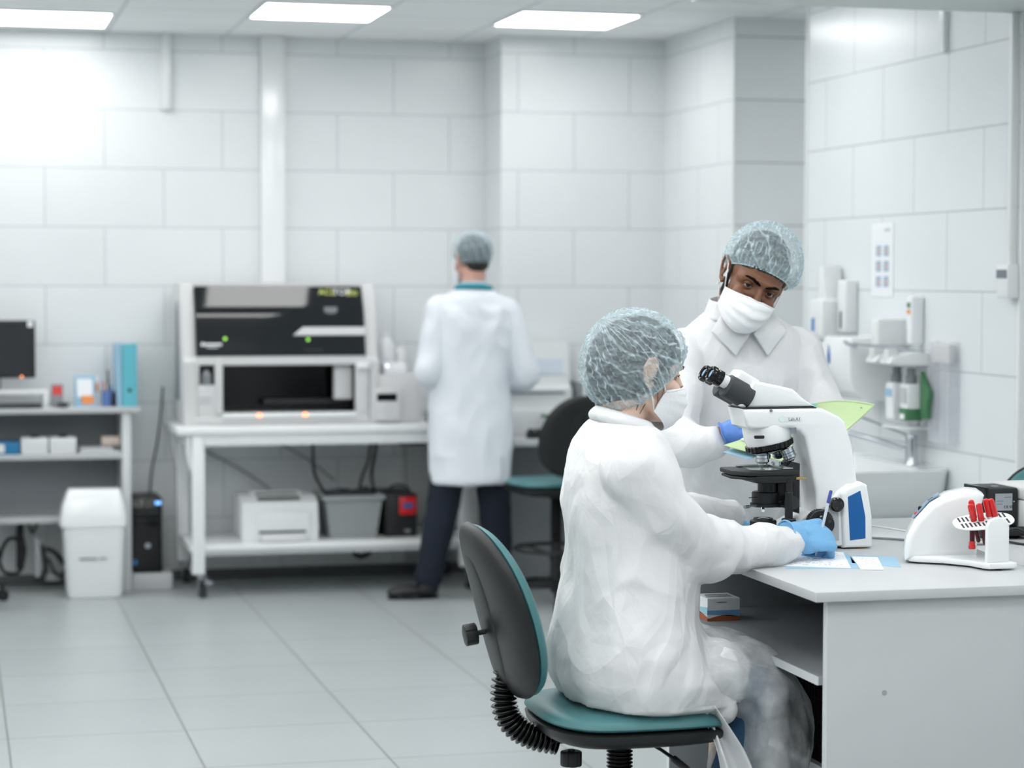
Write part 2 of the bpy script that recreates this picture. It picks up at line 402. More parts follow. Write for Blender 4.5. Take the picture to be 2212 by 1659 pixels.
def crumple(me, specs, mask=None):
    """paper-like creases: flat facets meeting in sharp lines. specs: (freq vector, amplitude, seed)"""
    a, n = arr(me); h = np.zeros(len(a))
    for fr, amp, seed in specs:
        q = a*np.array(fr)+seed*5.7; q = q+pn(a*4+seed)[:, None]*.5
        d1, d2 = worley(q); h -= amp*(np.minimum(d2-d1, .7)-.3)
    if mask is not None: h *= mask(a)
    setco(me, a+n*h[:, None]); return me
def text(name, body, size, loc, rot, m, parent=None, depth=.0006, align='LEFT', sx=1):
    cu = bpy.data.curves.new(name, 'FONT'); cu.body = body; cu.size = size; cu.extrude = depth; cu.align_x = align; cu.resolution_u = 3
    o = bpy.data.objects.new('t', cu); C.objects.link(o)
    dg = bpy.context.evaluated_depsgraph_get(); dg.update()
    me = bpy.data.meshes.new_from_object(o.evaluated_get(dg)); bpy.data.objects.remove(o); bpy.data.curves.remove(cu)
    me.transform(Matrix.LocRotScale(Vector(loc), Euler(rot), Vector((sx, 1, 1))))
    return obj(name, me, m, parent)
def pad(w, h, tf, tb, p=2.6, n=40, rg=10, q=4):
    """cushion-like closed shell in the local xy plane, dome tf above and tb below"""
    v = []; f = []; mb = MB()
    for side, t in ((1, tf), (-1, tb)):
        base = len(v); v.append((0, 0, side*t))
        for i in range(1, rg+1):
            r = 1-(1-i/rg)**1.7
            zz = side*t*(1-r**q)**.5 if r < 1 else 0
            for j in range(n):
                a = 2*PI*j/n; c_, s_ = math.cos(a), math.sin(a)
                v.append((r*w/2*math.copysign(abs(c_)**(2/p), c_), r*h/2*math.copysign(abs(s_)**(2/p), s_), zz))
        for j in range(n): f.append((base, base+1+j, base+1+(j+1) % n))
        for i in range(rg-1):
            for j in range(n): a = base+1+i*n; f.append((a+j, a+n+j, a+n+(j+1) % n, a+(j+1) % n))
    mb.add(v, f); return mb
def warp(mb, fn): mb.v = [tuple(fn(Vector(p))) for p in mb.v]; return mb
# ------------------------------------------------------------ room shell
CEIL = 2.81
t_back = tile_mat('wall_tile_back', (228, 232, 234), (196, 202, 205), .6, .3, 0, 2, .1717, .02)
t_back2 = tile_mat('wall_tile_section', (226, 230, 232), (196, 202, 205), .6, .3, 0, 2, .15, .02)
t_side = tile_mat('wall_tile_side', (228, 232, 234), (196, 202, 205), .6, .3, 1, 2, .01, .02)
t_right = tile_mat('wall_tile_right', (226, 231, 234), (190, 196, 199), .6, .3, 1, 2, .486, .02)
t_floor = tile_mat('floor_tile', (170, 177, 178), (128, 131, 130), .6, .6, 0, 1, .1774, .407, off=0, mortar=.0045, rough=.34, bump=.2, vary=.04, spec=.45)
t_ceil = tile_mat('ceiling_tile', (248, 250, 250), (222, 228, 228), .6, .6, 0, 1, .19, .2, off=0, mortar=.012, rough=.8, bump=.1, vary=.01, spec=.2)
plain = mat('plain_wall', (224, 228, 230), .6)
struct('floor', MB().box(-4.2, 6.2, -3.2, 12.0, -.1, 0), t_floor)
struct('ceiling', MB().box(-4.2, 6.2, -3.2, 12.0, CEIL, CEIL+.1), t_ceil)
struct('wall_back', MB().box(-4.2, 2.76, 11.44, 11.6, 0, CEIL), t_back)
struct('wall_back_section', MB().box(2.76, 3.64, 11.06, 11.6, 0, CEIL), t_back2)
struct('wall_pillar', MB().box(3.64, 6.0, 10.0, 11.6, 0, CEIL), t_side)
# the pillar's face wears tiles without upright joints
struct('wall_pillar_face', MB().box(3.64, 4.6, 9.992, 10.0, 0, CEIL), tile_mat('pillar_face_tile', (226, 231, 233), (170, 177, 180), 9, .3, 0, 2, .0, .02, off=0))
struct('wall_right', MB().box(3.655, 3.85, 7.09, 9.10, 0, CEIL), t_right)
struct('wall_right_near', MB().box(3.70, 3.90, -3.2, 7.09, 0, CEIL), plain)
struct('wall_niche', MB().box(6.0, 6.15, 7.5, 10.0, 0, CEIL).box(3.85, 6.0, 7.4, 7.5, 0, CEIL), plain)
struct('wall_left', MB().box(-4.2, -4.05, -3.2, 11.44, 0, CEIL), plain)
struct('wall_front', MB().box(-4.05, 3.70, -3.2, -3.05, 0, CEIL), plain)
struct('trim_corner', MB().box(3.647, 3.66, 9.09, 9.108, 0, CEIL, .002), 'white')
struct('trim_pillar', MB().box(3.634, 3.646, 9.986, 9.998, 0, CEIL, .002), 'white')
struct('trim_near_corner', MB().box(3.645, 3.705, 7.075, 7.092, 0, CEIL, .002), 'white')
struct('baseboard_back', MB().box(-4.05, 2.74, 11.425, 11.44, 0, .05, .002), mat('skirting_dark', (96, 98, 100), .5))
# boxed riser pipe and two short cable ducts
struct('trim_1', MB().box(1.565, 1.69, 11.385, 11.44, .9, CEIL, .004), 'gloss_white')
struct('trim_2', MB().box(1.06, 1.105, 11.41, 11.44, 2.42, CEIL, .002), 'gloss_white')
struct('trim_3', MB().box(3.633, 3.655, 7.69, 7.725, 2.42, CEIL, .002), 'gloss_white')
struct('trim_ceiling_beam', MB().box(2.44, 3.70, 6.2, 7.13, 2.50, CEIL, .003), mat('beam_paint', (214, 220, 219), .7))
# ceiling light panels
LP = mat('light_diffuser', (255, 255, 255), .4)
bs = LP.node_tree.nodes['Principled BSDF']; bs.inputs['Emission Color'].default_value = (*PANEL_COLOR, 1); bs.inputs['Emission Strength'].default_value = PANEL_STRENGTH
lt = thing('ceiling_light', 'bright square ceiling light panel farthest left, cut off by the edge of the photo', 'ceiling light', (0, 0, CEIL), 'square ceiling light panels')
fr = MB()
for a in ((-.3, .3, -.3, -.285), (-.3, .3, .285, .3), (-.3, -.285, -.285, .285), (.285, .3, -.285, .285)): fr.box(a[0], a[1], a[2], a[3], CEIL-.008, CEIL-.0005)
obj('light_frame', fr, 'white', lt); obj('diffuser', MB().box(-.285, .285, -.285, .285, CEIL-.006, CEIL-.001), LP, lt)
lt.location = (.47, 10.9, CEIL)
dup(lt, (1.69, 10.3, CEIL), 0, 'bright square ceiling light panel in the middle of the three, above the analyser')
dup(lt, (2.89, 10.3, CEIL), 0, 'bright square ceiling light panel farthest right, before the tiled pillar')
for x, y in ((-.73, 10.9), (-1.93, 10.3), (-3.13, 10.3), (.49, 8.5), (-1.91, 8.5), (2.89, 8.5), (-.71, 6.7), (1.69, 6.1), (-3.11, 6.7), (.49, 4.9), (2.89, 4.9), (-1.91, 4.3), (1.69, 3.1), (-.71, 2.5), (2.89, 1.9), (.49, 1.3), (-3.11, 2.5), (-1.91, .1), (1.69, -.5), (-.1, -1.7), (4.9, 8.5), (-.71, 4.3), (.49, 3.1), (2.89, 3.1), (1.69, 1.3), (1.69, 8.5), (-.71, 8.5), (1.69, 7.3), (.49, 7.3), (-1.91, 7.3), (-3.11, 8.5), (-.71, 5.5), (1.69, 4.3), (-1.91, 5.5), (-3.11, 4.3), (-.11, 3.7), (-1.91, 2.5), (.49, 6.1), (-.71, .7), (2.89, 0.1), (5.2, 9.1)):  # panels out of view, added only to brighten the room
    dup(lt, (x, y, CEIL), 0, 'unseen square ceiling light panel added to brighten the room')
# ------------------------------------------------------------ lab swivel chairs (faces +x, column foot at the origin)
def make_chair(label, group='teal lab swivel chairs'):
    t = thing('swivel_chair', label, 'chair', (0, 0, 0), group)
    sz = .612
    def seat_warp(p):
        x, y = p.x, p.y
        z = p.z - .10*max(0, x-.10)**1.5*2.2 + .10*abs(y)**2 + (.35*max(0, -x-.12)**1.6)
        return Vector((x+.012, y, z+sz))
    top = warp(pad(.432, .45, .030, .012, 3.2, 48, 12, 7), lambda p: seat_warp(Vector((p.x, p.y, p.z-.032))))
    obj('seat', top, 'teal', t, 180)
    sh = warp(pad(.430, .445, .008, .036, 3.2, 48, 12, 9), lambda p: seat_warp(Vector((p.x, p.y, p.z-.048))))
    obj('seat_shell', sh, 'black', t, 180)
    # backrest: local pad xy -> world y,z then bent and leaned
    def back_warp(off):
        def fn(p):
            y, zz = p.x, p.y          # width, height
            bend = -.62*y*y            # sides wrap forward
            lean = -.265*(zz) - .26*zz*zz*(1 if zz > 0 else .4)
            x = -.285 + lean - bend*1.0 + p.z*1.0 + off
            return Vector((x, y*(1-.28*max(0, zz)/.2*.5), .825+zz))
        return fn
    cu = warp(pad(.40, .385, .034, .004, 2.5, 48, 12, 8), back_warp(.004)); obj('back_cushion', cu, 'teal', t, 180)
    bk = warp(pad(.412, .395, .004, .034, 2.5, 48, 12, 6), back_warp(-.004)); obj('back_shell', bk, 'black', t, 180)
    # raised spine plate on the back of the shell, and its knob
    sp = warp(pad(.15, .30, .004, .012, 3, 32, 6), lambda p: back_warp(-.032)(Vector((p.x, p.y-.02, p.z)))); obj('spine_plate', sp, 'black', t, 180)
    kn = MB().lathe([(.006, -.02), (.006, .012)], (-.325, 0, .775), (-1, 0, -.15), 12)
    pr = []
    for j in range(48):
        r = .0245 - (.0022 if (j % 8) == 0 else 0); pr.append((r*math.cos(2*PI*j/48), r*math.sin(2*PI*j/48)))
    q = Vector((0, 0, 1)).rotation_difference(Vector((-1, 0, -.15))).to_matrix().to_4x4(); q.translation = Vector((-.336, 0, .773))
    kn.prism(pr, 0, .028, 'xy', .002, 2, q); obj('back_knob', kn, 'black', t)
    # J bar with bellows
    path = [(-.262, 0, .70), (-.272, 0, .655), (-.272, 0, .61), (-.258, 0, .572), (-.228, 0, .545), (-.19, 0, .528), (-.15, 0, .520)]
    def smoothpath(p, n):
        out = []; k = len(p)
        for i in range(n+1):
            u = i/n*(k-1); a = min(int(u), k-2); f = u-a
            P = [Vector(p[max(0, min(k-1, a+q))]) for q in (-1, 0, 1, 2)]
            out.append(.5*((2*P[1])+(-P[0]+P[2])*f+(2*P[0]-5*P[1]+4*P[2]-P[3])*f*f+(-P[0]+3*P[1]-3*P[2]+P[3])*f**3))
        return out
    sp_ = smoothpath(path, 150); rr = [.0245+.0065*math.cos(2*PI*i/150*21) for i in range(151)]
    obj('bellows', MB().tube(sp_, rr, 20), 'gloss_black', t, 180)
    obj('support_bar', MB().tube([(-.25, 0, .745), (-.266, 0, .69), (-.272, 0, .62)], [(.006, .022)]*3, 12).tube([(-.17, 0, .524), (-.06, 0, .522), (.06, 0, .53)], [(.008, .025)]*3, 12), 'black', t)
    kb = MB().lathe([(.008, 0), (.008, .04)], (-.115, 0, .50), (0, 0, -1), 12)
    q = Matrix.Translation((-.115, 0, .462)); kb.prism(pr, 0, .034, 'xy', .003, 2, q)
    # second knob sits on the near side below the plate
    obj('tilt_knob', kb, 'black', t)
    obj('seat_plate', MB().box(-.13, .13, -.09, .09, .525, .545, .004), 'black', t)
    # telescopic column cover
    hh = .15; n = 60; prof = []
    for i in range(241): prof.append((.0275+.0030*math.cos(2*PI*i/240*26), .30+i/240*.225))
    obj('column_bellows', MB().lathe(prof, n=32), 'gloss_black', t, 180)
    obj('gas_column', MB().lathe([(.028, .06), (.028, .30), (.020, .31), (.018, .53)], n=24), 'black', t)
    # footrest ring on three spokes
    rg = MB(); rad = .20
    rg.tube([(rad*math.cos(2*PI*i/40), rad*math.sin(2*PI*i/40), .27) for i in range(41)], .010, 12, cap=False)
    for k in range(3):
        a = 2*PI*k/3+.5; rg.tube([(.02*math.cos(a), .02*math.sin(a), .24), (rad*math.cos(a), rad*math.sin(a), .27)], .008, 10)
    rg.lathe([(.034, .21), (.034, .26)], n=20); obj('footrest_ring', rg, 'black', t)
    for k in range(5):
        a = 2*PI*k/5+.25; d = Vector((math.cos(a), math.sin(a), 0))
        obj('base_arm', MB().tube([d*.02+Vector((0, 0, .10)), d*.16+Vector((0, 0, .098)), d*.30+Vector((0, 0, .078))], [(.022, .03), (.016, .024), (.011, .018)], 12), 'black', t)
        cs = MB(); s = Vector((-d.y, d.x, 0)); c = d*.295 + Vector((0, 0, .027))
        for e in (-1, 1): cs.lathe([(.020, -.008), (.0265, -.006), (.0265, .006), (.020, .008)], c+s*e*.013, s, 20)
        cs.tube([c+Vector((0, 0, .0)), c+Vector((0, 0, .055))], .008, 8); cs.ell(c+Vector((0, 0, .016)), (.022, .022, .016), 14, 8)
        obj('caster', cs, 'black', t)
    # height lever
    obj('lever', MB().tube([(.03, .03, .528), (.06, -.12, .515), (.08, -.17, .50)], .004, 8).tube([(.076, -.16, .503), (.095, -.20, .485)], .008, 10), 'black', t)
    return t
chair = make_chair('black and teal swivel chair under the seated person in the foreground')
ch_b = dup(chair, (2.81, 10.15, 0), R(98), 'empty swivel chair turned to the back desk, seen from behind past the seated person')
ch_l = dup(chair, (-.03, 10.75, 0), R(12), 'swivel chair cut off at the left edge, before the computer desk')
ch_r = dup(chair, (3.11, 5.60, 0), R(-100), 'swivel chair at the right edge, its teal backrest showing behind the black power unit')
chair.location = (1.472, 4.77, 0)
# ------------------------------------------------------------ computer desk at the left
d = thing('computer_desk', 'white open-shelved computer desk against the back wall at the left edge', 'desk', (.2, 11.25, 0))
obj('desk_top', MB().box(-.85, .915, 11.05, 11.43, .892, .918, .003), 'laminate', d)
obj('side_panel', MB().box(.825, .868, 11.07, 11.43, 0, .892, .002), 'edge', d)
obj('side_panel', MB().box(-.83, -.80, 11.07, 11.43, 0, .892, .002), 'edge', d)
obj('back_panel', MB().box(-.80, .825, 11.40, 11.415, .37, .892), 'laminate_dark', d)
obj('shelf', MB().box(-.80, .825, 11.08, 11.40, .663, .690, .002), 'laminate', d)
obj('shelf', MB().box(-.80, .825, 11.09, 11.40, .347, .374, .002), 'laminate', d)
t = thing('monitor_riser', 'low white riser under the computer monitor', 'riser', (.1, 11.25, .918))
obj('riser_top', MB().box(-.25, .47, 11.13, 11.36, .985, 1.0, .003), 'white', t)
obj('riser_side', MB().box(.445, .468, 11.13, 11.36, .9185, .985, .002), 'white', t); obj('riser_side', MB().box(-.25, -.228, 11.13, 11.36, .9185, .985, .002), 'white', t)
t = thing('computer_monitor', 'black flat computer monitor on the white riser at the left edge', 'monitor', (.15, 11.25, 1.0))
obj('bezel', MB().box(-.10, .413, 11.25, 11.285, 1.060, 1.348, .006), 'black', t)
obj('screen', MB().box(-.085, .398, 11.247, 11.2505, 1.075, 1.334), 'screen', t)
obj('stand', MB().box(.10, .21, 11.20, 11.34, 1.0005, 1.010, .003).box(.13, .175, 11.28, 11.30, 1.005, 1.12, .003).box(.235, .243, 11.26, 11.27, 1.012, 1.064).box(.17, .243, 11.26, 11.27, 1.008, 1.014), 'black', t)
obj('power_light', MB().ell((.345, 11.246, 1.067), (.006, .003, .005), 10, 6), 'led_orange', t)
obj('sticky_note', MB().box(.375, .402, 11.244, 11.247, 1.315, 1.345, 0), 'paper', t)
k = MB().box(-.15, .435, 11.07, 11.125, .9185, .936, .004); t = thing('keyboard', 'dark keyboard lying on the computer desk before the riser', 'keyboard', (.15, 11.1, .918))
obj('key_base', k, 'dark_grey', t)
kk = MB()
for i in range(34):
    for j in range(3): kk.box(-.142+i*.0168, -.1275+i*.0168, 11.076+j*.016, 11.089+j*.016, .936, .941, .001, 1)
ko = obj('keys', kk, 'black', t); ko['kind'] = 'stuff'
t = thing('desk_timer', 'small upright timer with a red display on the computer desk', 'timer', (.51, 11.2, .918))
obj('case', MB().prism([(11.17, .9185), (11.25, .9185), (11.23, 1.03), (11.205, 1.03)], .487, .545, 'yz', .003), 'mid_grey', t)
obj('display', MB().prism([(11.203, .975), (11.2035, 1.022), (11.196, 1.022), (11.188, .975)], .493, .539, 'yz'), 'red', t)
t = tag(obj('computer_mouse', MB().ell((.54, 11.13, .9325), (.032, .048, .0135)), 'dark_grey'), 'dark computer mouse before the small timer', 'mouse')
t = thing('card_holder', 'pale blue stand holding a white card and an orange card on the computer desk', 'card holder', (.65, 11.2, .918))
obj('stand', MB().prism([(11.16, .9185), (11.26, .9185), (11.24, 1.07), (11.225, 1.07), (11.20, .93), (11.16, .93)], .602, .705, 'yz', .002), 'blue_pale', t)
obj('card', MB().prism([(11.196, .965), (11.2165, 1.055), (11.2145, 1.055), (11.194, .965)], .613, .690, 'yz'), 'paper', t, label='white card')
obj('card', MB().prism([(11.186, .9305), (11.1955, .972), (11.1925, .972), (11.183, .9305)], .635, .695, 'yz'), 'orange', t, label='orange card')
t = thing('card_holder', 'small clear stand with an orange and white leaflet behind the card stand', 'card holder', (.72, 11.3, .918))
obj('stand', MB().prism([(11.31, .9185), (11.36, .9185), (11.35, 1.065), (11.34, 1.065)], .693, .732, 'yz', .002), 'paper', t)
obj('leaflet_print', MB().prism([(11.322, .985), (11.333, 1.03), (11.331, 1.03), (11.320, .985)], .70, .726, 'yz'), 'orange', t)
t = thing('pen_cup', 'blue pen cup full of pens beside the turquoise binder', 'pen cup', (.765, 11.2, .918))
obj('cup', MB().lathe([(.025, 0), (.030, .002), (.030, .078), (.027, .078), (.026, .01)], (.765, 11.2, .9185), n=24), 'blue_cup', t)
for i, (a, b, h, c) in enumerate([(0, 0, .175, 'black'), (-.018, .004, .115, 'red'), (.014, -.008, .10, 'water_blue'), (.004, .014, .13, 'denim_blue'), (-.01, -.012, .11, 'white')]):
    tag(obj('pen', MB().tube([(.765+a*.6, 11.2+b*.6, .935), (.765+a*1.2, 11.2+b*1.2, .925+h)], .0042, 8), c), ('tall black pen' if i == 0 else ['', 'red pen', 'blue pen', 'dark blue pen', 'white pen'][i]) + ' standing in the blue pen cup', 'pen')
t = tag(obj('black_tape_holder', MB().ell((.796, 11.16, .955), (.014, .02, .036)), 'black'), 'small black case beside the blue pen cup', 'case')
def binder(x0, x1, m, lab, hole):
    b = thing('ring_binder', lab, 'binder', ((x0+x1)/2, 11.2, .918))
    mb = MB().box(x0, x0+.003, 11.14, 11.40, .9185, 1.232, .001, 1).box(x1-.003, x1, 11.14, 11.40, .9185, 1.232, .001, 1).box(x0, x1, 11.137, 11.140, .9185, 1.232, .001, 1)
    obj('cover', mb, m, b); obj('pages', MB().box(x0+.006, x1-.006, 11.16, 11.39, .9235, 1.222), 'paper', b)
    if hole: obj('finger_hole', MB().lathe([(.010, 0), (.010, .003), (.006, .004)], ((x0+x1)/2, 11.1372, 1.0), (0, -1, 0), 20), 'print_dark', b)
binder(.832, .905, 'cyan_binder', 'wide turquoise lever arch binder with a round finger hole at the desk end', True)
binder(.805, .829, 'blue_pale', 'thin pale blue binder left of the turquoise one', False)
# shelf goods
t = thing('glove_box', 'blue box lying on the desk shelf at the left edge', 'box', (.27, 11.15, .69))
obj('carton', MB().box(.20, .328, 11.10, 11.24, .6905, .752, .002), mat('box_blue', (40, 120, 168), .5), t); obj('printed_label', MB().box(.21, .255, 11.097, 11.0995, .70, .742), 'paper', t)
for x, l in ((.337, 'left'), (.474, 'right')):
    t = thing('tissue_box', f'white tissue box with a faint pattern, {l} of the pair on the desk shelf', 'box', (x+.065, 11.15, .69), 'white tissue boxes on the desk shelf')
    obj('carton', MB().box(x, x+.128, 11.10, 11.24, .6905, .769, .002), 'paper', t)
    pt = MB()
    for q in range(5): pt.tube([(x+.02+q*.022, 11.0985, .70), (x+.03+q*.022, 11.0985, .725), (x+.018+q*.022, 11.0985, .75)], .0012, 6)
    obj('leaf_print', pt, mat('beige_print', (188, 182, 160), .7) if x < .4 else bpy.data.materials['beige_print'], t)
    tag(obj('black_clip', MB().box(x+.045, x+.085, 11.13, 11.17, .7695, .782, .002), 'black'), f'small black clip on the {l} tissue box', 'clip')
for i, (a, b, h) in enumerate([(.617, .822, .693), (.63, .80, .701), (.622, .78, .709)]):
    tag(obj('paper_stack', MB().box(a, b, 11.10, 11.30, h-.0025+.0002*i, h+.0050, .001, 1), 'paper' if i != 1 else 'laminate_grey'), ['lowest', 'middle', 'topmost'][i] + ' sheaf of papers lying right on the desk shelf', 'papers')
tag(obj('paper_roll', MB().lathe([(.010, -.045), (.027, -.045), (.027, .045), (.010, .045)], (.775, 11.17, .7425), (1, 0, .0), 24), mat('cream_roll', (214, 200, 190), .8)), 'cream paper roll lying on the papers on the desk shelf', 'roll')
# cables and strips under the desk
def cable(name, pts, r, m, lab, cat='cable', n=8, group=None):
    out = []; k = len(pts); N = (k-1)*8
    for i in range(N+1):
        u = i/8; a = min(int(u), k-2); f = u-a
        P = [Vector(pts[max(0, min(k-1, a+q))]) for q in (-1, 0, 1, 2)]
        out.append(.5*((2*P[1])+(-P[0]+P[2])*f+(2*P[0]-5*P[1]+4*P[2]-P[3])*f*f+(-P[0]+3*P[1]-3*P[2]+P[3])*f**3))
    return tag(obj(name, MB().tube(out, r, n), m, None, 180), lab, cat, group)
cable('cable', [(.20, 11.28, .30), (.235, 11.27, .12), (.27, 11.24, .085), (.33, 11.23, .10), (.35, 11.23, .22), (.29, 11.25, .26), (.25, 11.27, .22), (.23, 11.28, .15)], .010, 'black', 'thick black cable looped under the computer desk at the left edge')
tag(obj('cable_bundle', MB().tube([(.335, 11.30, .338), (.33, 11.29, .27), (.338, 11.28, .20), (.33, 11.28, .10)], [.016, .020, .026, .020], 14), 'black'), 'thick upright bundle of black cables under the computer desk', 'cables')
cable('cable', [(.37, 11.3, .338), (.39, 11.29, .28), (.41, 11.29, .31), (.43, 11.3, .338)], .007, 'black', 'black cable hanging in a small loop above the white power strip')
cable('cable', [(.46, 11.28, .20), (.485, 11.27, .19), (.51, 11.27, .17), (.545, 11.28, .12)], .012, 'black', 'thick black cable sloping down to the white bin')
cable('cable', [(.44, 11.27, .22), (.455, 11.26, .10), (.43, 11.25, .055), (.45, 11.24, .03)], .010, 'black', 'black cable falling beside the white power strip to the floor')
cable('cable', [(.47, 11.28, .15), (.50, 11.27, .08), (.53, 11.27, .06), (.55, 11.28, .09)], .007, 'black', 'thin black cable loop behind the white bin')
tag(obj('power_strip', MB().box(.40, .432, 11.24, 11.27, .06, .265, .008, 3), 'laminate_grey'), 'upright grey-white power strip among the cables under the desk', 'power strip')
tag(obj('cable_duct', MB().box(.455, .53, 11.3, 11.38, .03, .07, .004), 'laminate_grey'), 'low grey-white cable box behind the bin', 'cable box')
# swing bin
t = thing('waste_bin', 'white plastic swing-top bin under the computer desk end', 'bin', (.67, 11.02, 0))
b = MB().rings([(0.002, .675, 10.95, .128, .09, 7), (.02, .675, 10.95, .135, .095, 7), (.36, .672, 10.95, .150, .105, 7), (.368, .672, 10.95, .150, .105, 7)], 48); obj('bin_body', b, 'white', t)
b = MB().rings([(.352, .671, 10.95, .162, .112, 8), (.40, .671, 10.95, .161, .111, 8), (.45, .672, 10.95, .152, .10, 7), (.52, .676, 10.95, .130, .07, 6), (.53, .676, 10.95, .124, .055, 5)], 48); obj('swing_lid', b, 'gloss_white', t)
obj('lid_seam', MB().tube([(.588, 10.89, .51), (.594, 10.862, .47), (.603, 10.848, .44)], .0012, 6), 'laminate_grey', t)
obj('raised_lettering', MB().box(.60, .685, 10.8385, 10.843, .193, .200, 0).box(.695, .73, 10.8385, 10.843, .194, .200, 0), 'print', t)
# pc tower on its low box
t = tag(obj('low_box', MB().box(.872, 1.069, 11.07, 11.40, .001, .086, .004), 'laminate'), 'low white box on the floor carrying the black computer tower', 'box')
t = thing('computer_tower', 'black computer tower on the low white box', 'computer', (.95, 11.2, .087))
obj('tower_case', MB().box(.872, 1.022, 11.085, 11.40, .087, .462, .006), 'black', t)
obj('front_bezel', MB().prism([(11.087, .09), (11.075, .12), (11.072, .40), (11.082, .445), (11.087, .458)], .875, 1.019, 'yz', .002), 'gloss_black', t)
obj('disc_slot', MB().box(.89, 1.005, 11.069, 11.0725, .385, .392).box(.89, 1.005, 11.069, 11.0725, .352, .356), 'dark_grey', t)
obj('round_badge', MB().lathe([(.014, 0), (.014, .003)], (.948, 11.0735, .225), (0, -1, 0), 24), 'brushed', t)
obj('power_light', MB().box(.985, 1.015, 11.0695, 11.0775, .430, .446, .003), mat('led_blue', (120, 180, 255), .4, emit=1.5), t)
obj('sticker', MB().box(.878, .893, 11.071, 11.075, .13, .155), 'water_blue', t)
cable('cable', [(.985, 11.405, .40), (1.00, 11.43, .56), (1.03, 11.43, .72), (1.05, 11.43, .88), (1.06, 11.43, 1.0)], .0045, 'dark_grey', 'thin grey cable running up the wall from behind the computer tower')
# ------------------------------------------------------------ mobile steel table
t = thing('mobile_table', 'white steel table on casters carrying the analyser', 'table', (1.8, 11.05, 0))
obj('table_top', MB().box(1.06, 2.56, 10.73, 11.37, .797, .836, .008), 'gloss_white', t)
obj('apron', MB().box(1.19, 2.47, 10.75, 10.78, .742, .797, .003).box(1.11, 1.14, 10.80, 11.36, .742, .797, .003), 'gloss_white', t)
for x, y in ((1.135, 10.745), (2.475, 10.745), (1.115, 11.29), (2.475, 11.29)):
    l = obj('leg', MB().box(x, x+.062, y, y+.06, .115, .797, .004), 'gloss_white', t)
    cb = MB().prism([(x-.006, .797), (x+.0, .64), (x+.0, .60), (x-.026, .70), (x-.026, .797)], y+.005, y+.055, 'xz', .003); obj('bracket', cb, 'white', l)
    cx = x+.035; cy = y+.03
    w = obj('caster', MB().lathe([(.028, -.013), (.036, -.011), (.036, .011), (.028, .013)], (cx+.014, cy-.02, .037), (1, .25, 0), 28), 'dark_grey', t)
    obj('caster_fork', MB().box(cx-.008, cx-.003, cy-.045, cy+.01, .03, .10, .002).box(cx+.031, cx+.036, cy-.045, cy+.01, .03, .10, .002).box(cx-.012, cx+.038, cy-.05, cy+.02, .097, .103, .002).lathe([(.014, 0), (.014, .014)], (cx+.005, cy, .101), n=16), 'brushed', w)
    obj('brake_lever', MB().box(cx+.02, cx+.06, cy-.08, cy-.04, .072, .086, .004), 'brushed', w)
obj('lower_shelf', MB().box(1.125, 2.53, 10.755, 11.35, .222, .256, .004), 'gloss_white', t)
obj('shelf_rail', MB().box(1.197, 2.475, 10.752, 10.757, .205, .232, .001, 1), 'instr_dark', t)
# ------------------------------------------------------------ analyser
t = thing('blood_analyser', 'large grey-white bench analyser with a dark hood and an open black sample bay', 'analyser', (1.6, 10.95, .836))
# silhouette from the side (y, z): hood slopes back
body = MB()
body.prism([(10.86, .838), (11.38, .838), (11.38, 1.50), (11.33, 1.538), (11.04, 1.538), (10.96, 1.40), (10.90, 1.17), (10.865, 1.15)], 1.108, 1.176, 'yz', .008)
body.prism([(10.86, .838), (11.38, .838), (11.38, 1.50), (11.33, 1.538), (11.04, 1.538), (10.96, 1.40), (10.90, 1.17), (10.865, 1.15)], 2.02, 2.085, 'yz', .008)
body.box(1.17, 2.03, 11.16, 11.38, .838, 1.538, .004).box(1.17, 2.03, 11.03, 11.17, 1.512, 1.537, .004)
body.box(1.17, 2.03, 10.862, 11.17, .838, .885, .004)
obj('housing', body, 'instr', t)
obj('side_grip', MB().prism([(11.05, .95), (11.18, .95), (11.20, 1.40), (11.14, 1.45), (11.10, 1.38)], 1.102, 1.108, 'yz', .003), 'print', t)
# hood: inclined smoked panel
def onhood(z): # y of the hood front at z
    pts = [(1.165, 10.885), (1.19, 10.892), (1.40, 10.945), (1.515, 11.015), (1.53, 11.03)]
    for (z0, y0), (z1, y1) in zip(pts, pts[1:]):
        if z <= z1: return y0+(y1-y0)*(z-z0)/(z1-z0)
    return 11.03
obj('smoked_hood', MB().slab(lambda u, v: (1.176-.012*0+u*(2.018-1.176)+(0)*(v), onhood(1.175+.342*v)-.004, 1.175+.342*v), 8, 16, .010), 'glass_dark', t)
obj('hood_trim', MB().prism([(10.878, 1.135), (10.90, 1.128), (10.93, 1.15), (10.905, 1.176), (10.882, 1.176)], 1.172, 2.024, 'yz', .004), 'instr', t)
h = MB().slab(lambda u, v: (1.655+.365*u+.05*(v)*(1-u), onhood(1.277+.04*v)-.014, 1.277+.04*v), 12, 4, .012); obj('hood_handle', h, 'instr', t)
obj('hood_emblem', MB().prism([(1.818, 1.418), (1.882, 1.418), (1.884, 1.395), (1.852, 1.372), (1.816, 1.395)], onhood(1.395)-.012, onhood(1.395)-.004, 'xz', .002), 'mid_grey', t)
hr = (PI/2-.55, 0, 0)
text('hood_lettering', 'ACL', .052, (1.795, onhood(1.475)-.016, 1.478), hr, mat('lettering_lime', (208, 214, 120), .5), t, .0008, sx=.9)
text('hood_lettering', 'TOP', .052, (1.868, onhood(1.475)-.016, 1.478), hr, 'paper', t, .0008, sx=.9)
text('hood_lettering', '500', .044, (1.935, onhood(1.470)-.016, 1.474), hr, bpy.data.materials['lettering_lime'], t, .0008, sx=.9)
hr2 = (PI/2-.24, 0, 0)
